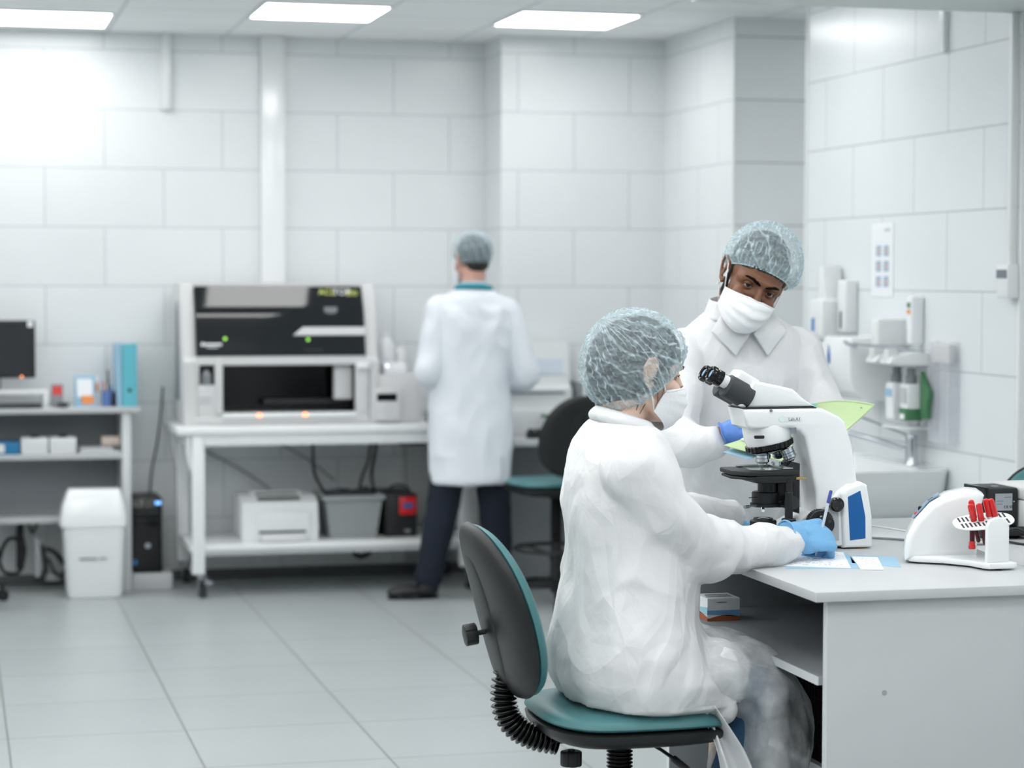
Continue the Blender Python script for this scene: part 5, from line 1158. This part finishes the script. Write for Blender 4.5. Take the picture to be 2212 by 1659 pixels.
def mask(T, parent, pinch=0, dep=1.0):
    def fn(u, v):
        u_ = 2*u-1; a = u_*1.32; s = abs(u_)
        yc = np.interp(v, [0, .15, .4, .65, .85, 1], [.112, .125, .133, .124, .107, .080])
        ys = np.interp(v, [0, 1], [.040, .020])
        y = (ys+(yc-ys)*(1-s**2.0))*dep
        zt = -.016-.022*s**1.4-.004*(1-min(1, s*5)); zb = -.128+.040*s**1.6
        z = zt+(zb-zt)*v
        x = .074*math.sin(a)/math.sin(1.32)*(1-.13*v)
        pl = .0016*math.sin(v*PI*7)*(1-s**3)
        cr = .0035*max(0, noise.noise(Vector((u_*3.2, v*3.0, 2.2+pinch))))
        return Vector((x, y+pl+cr, z))
    o = obj('face_mask', warp(MB().slab(fn, 48, 36, .0016), lambda p: T @ p), 'mask', parent, 60)
    top = [T @ (fn(i/30, .015)+Vector((0, .0015, 0))) for i in range(31)]
    obj('mask_binding', MB().tube(top, [(.0028, .0012)]*31, 8, up=(T.to_3x3() @ Vector((0, 0, 1)))), 'mask', o, 180)
    for s in (-1, 1):
        a_ = fn(0 if s < 0 else 1, .03); b_ = fn(0 if s < 0 else 1, .97)
        obj('ear_loop', MB().tube([T @ Vector(p) for p in (a_, (s*.080, .020, -.010), (s*.0835, .004, .012), (s*.088, -.016, .030))], .0016, 8), 'mask', o, 180)
        obj('ear_loop', MB().tube([T @ Vector(p) for p in (b_, (s*.074, .008, -.060), (s*.080, -.006, -.040), (s*.086, -.024, -.012))], .0016, 8), 'mask', o, 180)
    return o
def hand(name, T, side, curl, m, parent, thumb=(.55, .62, -.35), spread=1.0, wrist=.055, tcurl=20, sc=1.0, label=None):
    """T: wrist frame (x to the fingers, z out of the back of the hand); side +1: thumb towards +y"""
    a = MB()
    a.ell((.048, 0, -.002), (.052, .040, .0155), 20, 12); a.ell((.070, 0, -.002), (.030, .040, .013), 18, 10)
    a.capsule([(.0, .014, -.002), (.078, .030, 0)], [.014, .0115]); a.capsule([(.0, -.012, -.002), (.078, -.030, -.001)], [.014, .011])
    a.capsule([(.01, 0, 0), (.082, 0, .001)], [.016, .012]); a.ell((.028, .022, -.010), (.026, .018, .016), 16, 10); a.ell((.025, -.022, -.010), (.026, .015, .014), 16, 10)
    a.tube([(-wrist, 0, 0), (-.02, 0, 0), (.015, 0, -.001)], [(.026, .029), (.022, .027), (.019, .033)], 20, up=(0, 0, 1))
    for k, (y, ls) in enumerate([(.031, (.044, .026, .021)), (.0105, (.048, .030, .022)), (-.0105, (.044, .027, .021)), (-.030, (.034, .021, .019))]):
        cu = curl[k]; p = Vector((.082-(.004 if k == 3 else 0)-abs(k-1)*.002, y, .001)); pts = [p.copy()]; ang = 0; yaw = (1.5-k)*.07*spread
        for q, L_ in enumerate(ls):
            ang += R(cu[q]); d = Vector((math.cos(ang)*math.cos(yaw), math.sin(yaw)*math.cos(ang), -math.sin(ang))); p = p+d*L_; pts.append(p.copy())
        r0 = [.0100, .0092, .0086, .0072] if k != 3 else [.0088, .0080, .0075, .0064]
        a.capsule(pts, r0, 12)
    d0 = Vector(thumb).normalized(); p = Vector((.020, .026, -.008)); pts = [p.copy()]; ax_ = Vector((0, 0, 1)).cross(d0).normalized()
    for q, L_ in enumerate((.036, .031, .026)):
        d0 = Matrix.Rotation(R(tcurl if q else 0), 3, Vector((.2, -.2, 1)).normalized() * -1) @ d0; p = p+d0*L_; pts.append(p.copy())
    a.capsule(pts, [.0135, .0115, .0105, .0088], 12)
    if side < 0: a.v = [(x, -y, z) for x, y, z in a.v]
    me = fuse(a, .0023, 3, .5)
    folds(me, [((70, 60, 60), .0007, True, 3), ((30, 30, 30), .0007, False, 4)])
    mb = joinmesh([me], 'h'); bpy.data.meshes.remove(me)
    o = obj(name, MB().join(mb, T @ Matrix.Scale(sc, 4)), m, parent, 180, label=label)
    if 'glove' in name:
        ring = []
        for i in range(41): t_ = 2*PI*i/40; ring.append((T @ Matrix.Scale(sc, 4)) @ Vector((-wrist+.001*math.sin(5*t_), .030*math.cos(t_), .027*math.sin(t_))))
        obj('rolled_cuff', MB().tube(ring, .0022, 8, cap=False), m, o, 180)
    return o
def frame4(o, x, z):
    x = Vector(x).normalized(); z = Vector(z); z = (z-x*z.dot(x)).normalized(); y = z.cross(x)
    m = Matrix((x, y, z)).transposed().to_4x4(); m.translation = Vector(o); return m
def gown_folds(me, amp=1.0, seed=0, mask_=None):
    folds(me, [((7, 7, 2.0), .0105*amp, True, seed+1), ((3, 3, 2.5), .008*amp, False, seed+4)], mask_)
    return crumple(me, [((4.8, 4.8, 2.6), .0170*amp, seed+2), ((10, 10, 6), .0050*amp, seed+3)], mask_)

# ---- seated person, facing the microscope
P1 = thing('person', 'person seated on a swivel chair in white gown and blue cap, writing beside the microscope', 'person', (1.50, 4.80, .6))
HT = rot_head(6, 10, 0).to_4x4(); HT.translation = Vector((1.532, 4.815, 1.357))
nb = Vector((1.475, 4.80, 1.215))
bd = MB()
bd.rings([(.62, 1.50, 4.78, .13, .17, 2.4), (.70, 1.50, 4.78, .135, .17, 2.4), (.85, 1.48, 4.78, .10, .14), (1.0, 1.47, 4.78, .105, .155), (1.12, 1.465, 4.78, .10, .165), (1.19, 1.465, 4.79, .07, .12), (1.22, 1.47, 4.80, .05, .06)], 32)
for s in (-1, 1):
    bd.capsule([(1.50, 4.78+s*.085, .69), (1.78, 4.78+s*.085, .625), (1.677+(s > 0)*.08, 4.79+s*.09, .31)], [.078, .052, .036])
bd.capsule([(1.47, 4.63, 1.165), (1.60, 4.69, .965), (1.90, 4.855, .940)], [.045, .038, .026]); bd.capsule([(1.47, 4.95, 1.165), (1.66, 5.18, .985), (1.95, 5.34, .955)], [.045, .038, .026])
bm_ = fuse(bd, .007, 4); hm = head_mesh(HT, nb, .050, .94)
body = joinmesh([bm_], 'b').join(hm); obj('body', body, 'skin_f', P1, 180)
eyes(HT, P1, 'skin_f'); brows(HT, P1, .45, 'hair_brown')
mask(HT, P1, 0, .93)
hr = MB().ell((0, -.022, .010), (.0775, .113, .108), 40, 28, Matrix.Rotation(R(38), 3, 'X'), m=HT).ell((0, -.012, .034), (.0785, .102, .0895), 32, 20, m=HT)
hme = fuse(hr, .005, 5)
co_, n_ = arr(hme); loc = (co_-np.array(HT.translation)) @ np.array(HT.to_3x3())   # to head frame
pl_ = (loc[:, 1]+.022)*(-.751)+(loc[:, 2]-.008)*.661+.064
fr_ = np.clip(-pl_/.012, 0, 1)*(loc[:, 1] > -.01); setco(hme, co_-n_*(fr_*.045)[:, None])
folds(hme, [((30, 30, 90), .0016, True, 2)])
obj('hair', hme, 'hair_brown', P1, 180)
for i, pp in enumerate([((.066, .020, -.03), (.067, .024, -.06), (.058, .036, -.09)), ((.064, .010, -.045), (.056, -.004, -.085), (.040, -.012, -.125)), ((.050, -.02, -.075), (.044, -.03, -.11), (.034, -.03, -.14)), ((.070, .03, .0), (.069, .034, -.03), (.066, .032, -.06)), ((.058, -.012, -.06), (.052, -.02, -.10), (.045, -.022, -.135))]):
    obj('hair_strand', MB().tube([HT @ Vector(p) for p in pp], [.0010, .0008, .0004], 6), 'hair_brown', P1, 180)
cap(HT, P1, (0, -.020, .013), (.098, .127, .124), (0, -.75, .66), .070, 'cap_edge', .005, 1, tilt=38)
# gown
g = MB()
g.rings([(.600, 1.550, 4.78, .140, .195, 2.6), (.62, 1.540, 4.78, .185, .235, 2.6), (.67, 1.522, 4.78, .192, .245, 2.5), (.72, 1.500, 4.78, .172, .240, 2.4), (.80, 1.492, 4.78, .145, .222, 2.3), (.88, 1.500, 4.78, .138, .210, 2.3), (.96, 1.496, 4.78, .132, .202, 2.3), (1.06, 1.484, 4.78, .125, .198, 2.3), (1.13, 1.480, 4.785, .114, .190, 2.3), (1.175, 1.478, 4.79, .098, .170, 2.2), (1.21, 1.480, 4.795, .084, .125, 2.1), (1.230, 1.480, 4.80, .072, .086), (1.243, 1.482, 4.802, .062, .066)], 48)
g.capsule([(1.462, 4.625, 1.140), (1.52, 4.630, 1.045), (1.60, 4.665, .965), (1.76, 4.770, .950), (1.90, 4.850, .945)], [.078, .080, .076, .054, .043])
g.capsule([(1.475, 4.95, 1.140), (1.57, 5.06, 1.06), (1.66, 5.18, .985), (1.81, 5.265, .968), (1.94, 5.338, .955)], [.078, .078, .068, .056, .042])
g.capsule([(1.54, 4.70, .680), (1.665, 4.70, .665)], [.105, .090]); g.capsule([(1.54, 4.87, .680), (1.665, 4.87, .665)], [.105, .090])
g.capsule([(1.60, 4.66, .645), (1.665, 4.62, .605)], [.065, .035])
g.ell((1.62, 4.66, .930), (.10, .05, .045), 20, 12, Matrix.Rotation(R(25), 3, 'Z'))
gm = fuse(g, .0056, 9)
def msk1(a): return np.clip((1.285-a[:, 2])/.06, .15, 1)*np.where(a[:, 2] < .62, .25, 1)
gown_folds(gm, 1.0, 3, msk1)
obj('gown', gm, 'gown', P1, 180)
cl = MB(); 
def colfn(u, v):
    t_ = R(35+290*u); fl = .010*math.sin(v*PI)
    c0 = Vector((1.482, 4.802, 1.232)); k = 1-.10*v
    return c0+Vector((math.cos(t_)*(.070+fl)*k+.006*v, math.sin(t_)*(.072+fl)*k, .030*v-.020*math.cos(t_)-.004))
cl.slab(colfn, 60, 8, .0022); obj('collar', cl, 'gown', P1, 180)
# loose hem draped over the knees, one thin layer
def skirt(path, rad, n=96, seed=0, nseg=60):
    mb = MB(); P = [Vector(p) for p in path]; k = len(P)
    pts = []; rr_ = []
    for i in range(nseg+1):
        u = i/nseg*(k-1); a = min(int(u), k-2); f_ = u-a; Q = [P[max(0, min(k-1, a+q))] for q in (-1, 0, 1, 2)]
        pts.append(.5*((2*Q[1])+(-Q[0]+Q[2])*f_+(2*Q[0]-5*Q[1]+4*Q[2]-Q[3])*f_*f_+(-Q[0]+3*Q[1]-3*Q[2]+Q[3])*f_**3))
        rr_.append((rad[a][0]*(1-f_)+rad[a+1][0]*f_, rad[a][1]*(1-f_)+rad[a+1][1]*f_))
    mb.tube(pts, rr_, n, cap=False, up=(0, 0, 1))
    me = bpy.data.meshes.new('s'); me.from_pydata(mb.v, [], mb.f); me.update()
    folds(me, [((5, 14, 3), .020, True, seed)]); crumple(me, [((7, 9, 5), .020, seed+1), ((16, 18, 12), .009, seed+2)])
    return me
sk = skirt([(1.60, 4.78, .665), (1.70, 4.78, .668), (1.775, 4.775, .640), (1.815, 4.765, .575), (1.815, 4.755, .50), (1.80, 4.75, .42), (1.795, 4.75, .33)], [(.085, .19), (.080, .185), (.080, .18), (.085, .18), (.090, .175), (.095, .17), (.10, .165)], 110, 5)
obj('gown_hem', sk, 'gown_thin', P1, 180)
def tail(u, v):   # loose corner of the gown slipping off the front edge of the seat
    y = .62-.36*v-.02*math.sin(u*5); w = .035+.050*v
    z = y+.015*math.sin(u*PI)*(1-v)
    return Vector((1.592+.075*min(1, v*2.2)**.7+.015*v+w*(u-.25)+.006*math.sin(v*9+u*4), 4.600-.022*math.sin(min(1, v*3)*PI/2)+.016*math.sin(u*11+v*2.5)+.010*math.sin(u*5-v*6), z))
obj('gown_corner', MB().slab(tail, 60, 60, .0016), 'gown', P1, 60)
tr = MB()
for s in (-1, 1):
    tr.capsule([(1.52, 4.78+s*.085, .695), (1.775, 4.78+s*.085, .628)], [.078, .058], 18); tr.capsule([(1.775, 4.78+s*.085, .628), (1.742+(s > 0)*.045, 4.785+s*.088, .50), (1.682+(s > 0)*.08, 4.79+s*.09, .325)], [.058, .054, .045], 18)
tm_ = fuse(tr, .006, 5); folds(tm_, [((14, 14, 10), .004, True, 1)]); obj('jeans', tm_, 'denim_blue', P1, 180)
for s in (-1, 1):
    sh = fuse(MB().ell((1.717+(s > 0)*.08, 4.79+s*.09, .305), (.085, .040, .024), 20, 12).ell((1.672+(s > 0)*.08, 4.79+s*.09, .318), (.040, .036, .036), 16, 10), .004, 3); obj('shoe', sh, 'black_shoe', P1, 180)
hand('glove', frame4((1.930, 4.862, .962), (.94, .33, -.06), (-.40, -.66, .62)), 1, [(48, 60, 34), (54, 68, 40), (58, 72, 44), (60, 74, 44)], 'glove', P1, thumb=(.75, .45, -.55), wrist=.022, sc=1.22, label='light blue glove holding the pen')
hand('glove', frame4((1.965, 5.358, .930), (.97, -.1, -.08), (0, 0, 1)), -1, [(10, 12, 8), (10, 14, 8), (12, 14, 8), (14, 14, 8)], 'glove', P1, wrist=.04, sc=.95, label='light blue glove resting flat behind the microscope')

# ---- masked person standing behind the bench
P2 = thing('person', 'masked person standing behind the bench in white gown and blue cap, looking into the camera', 'person', (2.20, 5.90, 0))
RH = rot_head(-100, 20, -24) @ Matrix.Scale(1.05, 3)
HT2 = RH.to_4x4(); HT2.translation = Vector((2.150, 5.69, 1.535))-RH @ Vector((0, .083, .002))
nb2 = Vector((2.165, 5.875, 1.40))
bd = MB().rings([(.80, 2.17, 5.92, .16, .10, 2.3), (.95, 2.17, 5.92, .155, .10, 2.3), (1.15, 2.17, 5.92, .15, .10, 2.3), (1.28, 2.17, 5.91, .165, .105, 2.3), (1.36, 2.165, 5.90, .165, .09, 2.2), (1.40, 2.165, 5.885, .10, .07), (1.43, 2.165, 5.875, .058, .056)], 32)
for s in (-1, 1): bd.capsule([(2.17+s*.085, 5.92, .82), (2.17+s*.10, 5.93, .48), (2.17+s*.10, 5.96, .09)], [.085, .06, .042]); bd.ell((2.17+s*.10, 5.91, .04), (.042, .12, .036), 16, 10)
bd.capsule([(2.00, 5.90, 1.345), (1.895, 5.70, 1.13), (2.015, 5.575, 1.143)], [.050, .040, .028]); bd.capsule([(2.33, 5.90, 1.345), (2.385, 5.78, 1.16), (2.30, 5.66, 1.15)], [.050, .040, .028])
bm_ = fuse(bd, .007, 4); obj('body', joinmesh([bm_], 'b').join(head_mesh(HT2, nb2, .056, 1.0)), 'skin_m', P2, 180)
eyes(HT2, P2, 'skin_m', (-10, 17), 23); brows(HT2, P2, 1.12, 'brow')
mask(HT2, P2, 1)
hme = fuse(MB().ell((0, -.020, .042), (.0780, .102, .088), 36, 24, m=HT2), .004, 3); folds(hme, [((60, 60, 60), .0016, True, 2)])
co_, n_ = arr(hme); loc = (co_-np.array(HT2.translation)) @ np.array(HT2.to_3x3())
pl_ = (loc[:, 1]+.026)*(-.459)+(loc[:, 2]-.052)*.888+.052
fr_ = np.clip(-pl_/.008, 0, 1)*(loc[:, 1] > .0); setco(hme, co_-n_*(fr_*.014)[:, None]); obj('hair', hme, 'hair', P2, 180)
for s in (-1, 1):
    b = MB().tube([HT2 @ Vector(p) for p in ((s*.0735, .010, .020), (s*.0720, .014, -.015), (s*.0665, .014, -.05), (s*.056, .03, -.078))], [(.0022, .004), (.0024, .006), (.0030, .009), (.0024, .008)], 12); obj('beard', b, 'hair', P2, 180)
    ring = [HT2 @ (Vector((s*.080, -.006, -.044))+Vector((.0015*s, .0065*math.cos(t_), .0065*math.sin(t_)))) for t_ in [2*PI*i/20 for i in range(21)]]; obj('hoop_earring', MB().tube(ring, .0011, 8, cap=False), 'chrome', P2, 180)
cap(HT2, P2, (-.008, -.026, .050), (.101, .116, .104), (-.03, -.46, .89), .048, 'cap_edge', .005, 5)
g = MB().rings([(.50, 2.17, 5.92, .225, .17, 2.4), (.80, 2.17, 5.92, .215, .155, 2.4), (1.0, 2.17, 5.92, .205, .145, 2.4), (1.15, 2.17, 5.92, .20, .14, 2.4), (1.28, 2.17, 5.91, .205, .138, 2.4), (1.36, 2.168, 5.905, .200, .125, 2.3), (1.41, 2.165, 5.895, .172, .112, 2.2), (1.445, 2.160, 5.885, .130, .098), (1.468, 2.155, 5.878, .098, .084), (1.482, 2.152, 5.872, .080, .074)], 48)
g.capsule([(1.995, 5.89, 1.352), (1.94, 5.79, 1.24), (1.890, 5.69, 1.130), (1.94, 5.63, 1.120), (1.978, 5.600, 1.130)], [.078, .078, .074, .064, .050])
g.capsule([(2.330, 5.89, 1.355), (2.375, 5.83, 1.24), (2.375, 5.76, 1.175), (2.34, 5.71, 1.165), (2.31, 5.68, 1.155)], [.075, .070, .064, .055, .045])
gm = fuse(g, .0065, 8); gown_folds(gm, .9, 21, lambda a: np.clip((1.46-a[:, 2])/.06, .2, 1)); obj('gown', gm, 'gown', P2, 180)
# stand-up collar and lapels
def col2(u, v):
    t_ = R(-64+308*u); r_ = (.074+.018*(1-v)); c0 = Vector((2.150, 5.862, 1.456))
    return c0+Vector((math.cos(t_)*r_*1.06, math.sin(t_)*r_, .050*v+.012*math.sin(t_)))
obj('collar', MB().slab(col2, 60, 8, .0022), 'gown', P2, 180)
for s in (-1, 1):
    def lap(u, v):
        a = Vector((2.155+s*.070, 5.800, 1.480)); b = Vector((2.155+s*.004, 5.765, 1.415)); c_ = Vector((2.158+s*.112, 5.792, 1.420)); d_ = Vector((2.158+s*.046, 5.768, 1.352))
        p = a*(1-u)*(1-v)+b*u*(1-v)+c_*(1-u)*v+d_*u*v; return p+Vector((0, -.014*math.sin(PI*u)*math.sin(PI*v)-.004, 0))
    obj('lapel', MB().slab(lap, 16, 16, .0014), 'gown', P2, 180)
nk = MB().tube([(2.162, 5.872, 1.40), (2.158, 5.862, 1.440), (2.155, 5.852, 1.470)], [.072, .068, .066], 32, cap=False); obj('undershirt_collar', nk, 'mask', P2, 180)
tr = MB()
for s in (-1, 1): tr.capsule([(2.17+s*.09, 5.92, .80), (2.17+s*.10, 5.93, .48), (2.17+s*.10, 5.96, .12)], [.10, .078, .062], 18)
obj('trousers', fuse(tr, .007, 4), 'denim', P2, 180)
hand('glove', frame4((2.028, 5.562, 1.160), (.90, -.30, .34), (-.22, -.72, .66)), -1, [(32, 42, 28), (42, 50, 30), (48, 54, 30), (52, 54, 30)], 'glove_dark', P2, thumb=(.8, .5, -.1), wrist=.025, sc=1.12, label='blue glove holding the left end of the green folder')
hand('glove', frame4((2.30, 5.67, 1.135), (.05, -.98, .02), (0, .1, -1)), 1, [(10, 18, 12), (12, 18, 12), (12, 20, 12), (14, 20, 12)], 'glove_dark', P2, thumb=(.5, .75, .2), wrist=.04, sc=1.0, label='blue glove under the right part of the green folder')
# green folder with sheets, held open
FL, FB, FR, FT = Vector((1.965, 5.455, 1.130)), Vector((2.095, 5.345, 1.092)), Vector((2.408, 5.50, 1.226)), Vector((2.275, 5.62, 1.222))
def fol(off):
    def fn(u, v): # u left->right, v near->far
        p = FB*(1-u)*(1-v)+FR*u*(1-v)+FL*(1-u)*v+FT*u*v
        return p+Vector((0, 0, off-.022*math.sin(PI*u)*(1-v*.5)+.010*math.sin(PI*v)*u))
    return fn
fd = thing('plastic_folder', 'light green plastic folder held open by the masked person behind the microscope', 'folder', (2.2, 5.45, 1.13))
obj('folder_cover', MB().slab(fol(0), 30, 20, .0022), 'green_file', fd, 60)
obj('folder_rim', MB().tube([fol(.002)(u/20, 0) for u in range(21)]+[fol(.002)(1, v/10) for v in range(1, 11)], .0028, 8), 'green_file', fd, 180)
obj('rivet', MB().ell(fol(.004)(.94, .12), (.003, .003, .002), 10, 6), 'brushed', fd)
def bsh(u, v): p = fol(.006)(.15+.45*u, .35+.60*v); return p+Vector((0, 0, .004*math.sin(PI*u)))
tag(obj('document', MB().slab(bsh, 16, 10, .002), 'paper', None, 60), 'white sheets lying in the open green folder', 'documents')
def bsh2(u, v): p = fol(-.012)(-.02+.42*u, .55+.43*v); return p+Vector((0, 0, -.003))
tag(obj('blue_sheet', MB().slab(bsh2, 16, 10, .0012), 'blue_pale', None, 60), 'pale blue sheet sticking out under the green folder on the left', 'paper')
def bsh3(u, v): p = fol(.010)(.80+.12*u, .78+.28*v); return p+Vector((0, 0, .006*v))
tag(obj('blue_tab', MB().slab(bsh3, 10, 8, .0012), 'cyan_binder', None, 60), 'small turquoise tab sticking up at the right of the green folder', 'tab')

# ---- person standing with their back turned at the mobile table
P3 = thing('person', 'person in a long white lab coat seen from behind at the mobile table', 'person', (2.47, 10.50, 0))
HT3 = rot_head(104, 6, 0).to_4x4(); HT3.translation = Vector((2.480, 10.53, 1.655))
nb3 = Vector((2.482, 10.50, 1.50))
bd = MB().rings([(.78, 2.46, 10.50, .15, .10, 2.3), (.95, 2.46, 10.50, .145, .095, 2.3), (1.15, 2.47, 10.50, .15, .10, 2.3), (1.32, 2.475, 10.50, .165, .105, 2.3), (1.43, 2.48, 10.50, .165, .085, 2.2), (1.48, 2.48, 10.50, .09, .065), (1.51, 2.482, 10.50, .058, .056)], 32)
L3 = [(2.39, 10.50, .80), (2.33, 10.50, .45), (2.255, 10.50, .09)]; R3 = [(2.56, 10.50, .80), (2.59, 10.50, .45), (2.615, 10.49, .09)]
bd.capsule(L3, [.085, .06, .042]); bd.capsule(R3, [.085, .06, .042])
A3 = [(2.315, 10.50, 1.405), (2.250, 10.46, 1.11), (2.33, 10.63, 1.03)]; B3 = [(2.645, 10.50, 1.395), (2.735, 10.46, 1.09), (2.62, 10.63, 1.03)]
bd.capsule(A3, [.05, .04, .028]); bd.capsule(B3, [.05, .04, .028])
bm_ = fuse(bd, .008, 4); obj('body', joinmesh([bm_], 'b').join(head_mesh(HT3, nb3, .056, 1.0)), 'skin_b', P3, 180)
eyes(HT3, P3, 'skin_b'); mask(HT3, P3)
obj('hair', fuse(MB().ell((0, -.022, .034), (.0775, .100, .088), 36, 24, m=HT3).ell((0, -.060, -.030), (.060, .042, .04), 24, 16, m=HT3), .005, 4), 'hair', P3, 180)
cap(HT3, P3, (0, -.020, .044), (.094, .112, .094), (0, -.30, .95), .062, 'cap_edge', .0045, 9)
ct = MB().rings([(.572, 2.470, 10.49, .192, .15, 2.4), (.70, 2.468, 10.49, .200, .15, 2.4), (.90, 2.468, 10.495, .196, .14, 2.4), (1.05, 2.470, 10.50, .188, .135, 2.4), (1.2, 2.476, 10.50, .19, .13, 2.4), (1.32, 2.48, 10.50, .195, .132, 2.4), (1.41, 2.48, 10.50, .195, .12, 2.3), (1.46, 2.482, 10.50, .155, .10, 2.2), (1.49, 2.483, 10.50, .115, .088), (1.51, 2.483, 10.50, .085, .076)], 48)
ct.capsule([A3[0], A3[1], (2.31, 10.595, 1.045)], [.072, .062, .046], 18); ct.capsule([B3[0], B3[1], (2.64, 10.595, 1.045)], [.072, .064, .046], 18)
cm = fuse(ct, .007, 8); folds(cm, [((5, 5, 1.6), .012, True, 31), ((11, 11, 5), .006, True, 32), ((4, 4, 3), .006, False, 33)], lambda a: np.clip((1.52-a[:, 2])/.06, .2, 1)); obj('lab_coat', cm, 'cotton', P3, 180)
obj('back_vent', MB().box(2.586, 2.590, 10.328, 10.345, .575, .70), 'laminate_grey', P3)
cr = [(2.483+.088*math.cos(R(a)), 10.50+.080*math.sin(R(a)), 1.512-.004*math.cos(R(a))+.012*math.sin(R(a+180))) for a in range(150, 400, 8)]
obj('scrub_collar', MB().tube(cr, [(.014, .008)]*len(cr), 12, up=(0, 0, 1)), 'teal_cloth', P3, 180)
obj('undershirt_collar', MB().lathe([(.068, 0), (.062, .032)], (2.483, 10.505, 1.515), n=32), 'pale_cloth', P3, 180)
tr = MB().capsule(L3[:2]+[(2.26, 10.50, .10)], [.105, .080, .066], 18).capsule(R3[:2]+[(2.612, 10.49, .10)], [.105, .080, .066], 18)
tm_ = fuse(tr, .007, 5); folds(tm_, [((12, 12, 8), .005, True, 1)]); obj('trousers', tm_, 'denim', P3, 180)
for (x, y, a) in ((2.215, 10.49, 180), (2.62, 10.53, 80)):
    q = Matrix.Translation((x, y, 0)) @ Matrix.Rotation(R(a), 4, 'Z')
    sh = fuse(MB().ell((.05, 0, .036), (.115, .044, .034), 22, 12, m=q).ell((-.04, 0, .05), (.055, .042, .048), 18, 12, m=q).ell((.12, 0, .030), (.045, .040, .024), 18, 12, m=q), .004, 4)
    so = obj('shoe', sh, 'black_shoe', P3, 180); obj('sole', MB().prism([(.165*math.cos(R(t_))*.78+.035, .046*math.sin(R(t_))) for t_ in range(0, 360, 12)], .001, .014, 'xy', .003, 1, q), 'gloss_black', so)
hand('hand', frame4((2.345, 10.645, 1.02), (.5, .8, -.1), (0, 0, 1)), 1, [(25, 30, 20)]*4, 'skin_b', P3, wrist=.03); hand('hand', frame4((2.60, 10.645, 1.02), (-.5, .8, -.1), (0, 0, 1)), -1, [(25, 30, 20)]*4, 'skin_b', P3, wrist=.03)
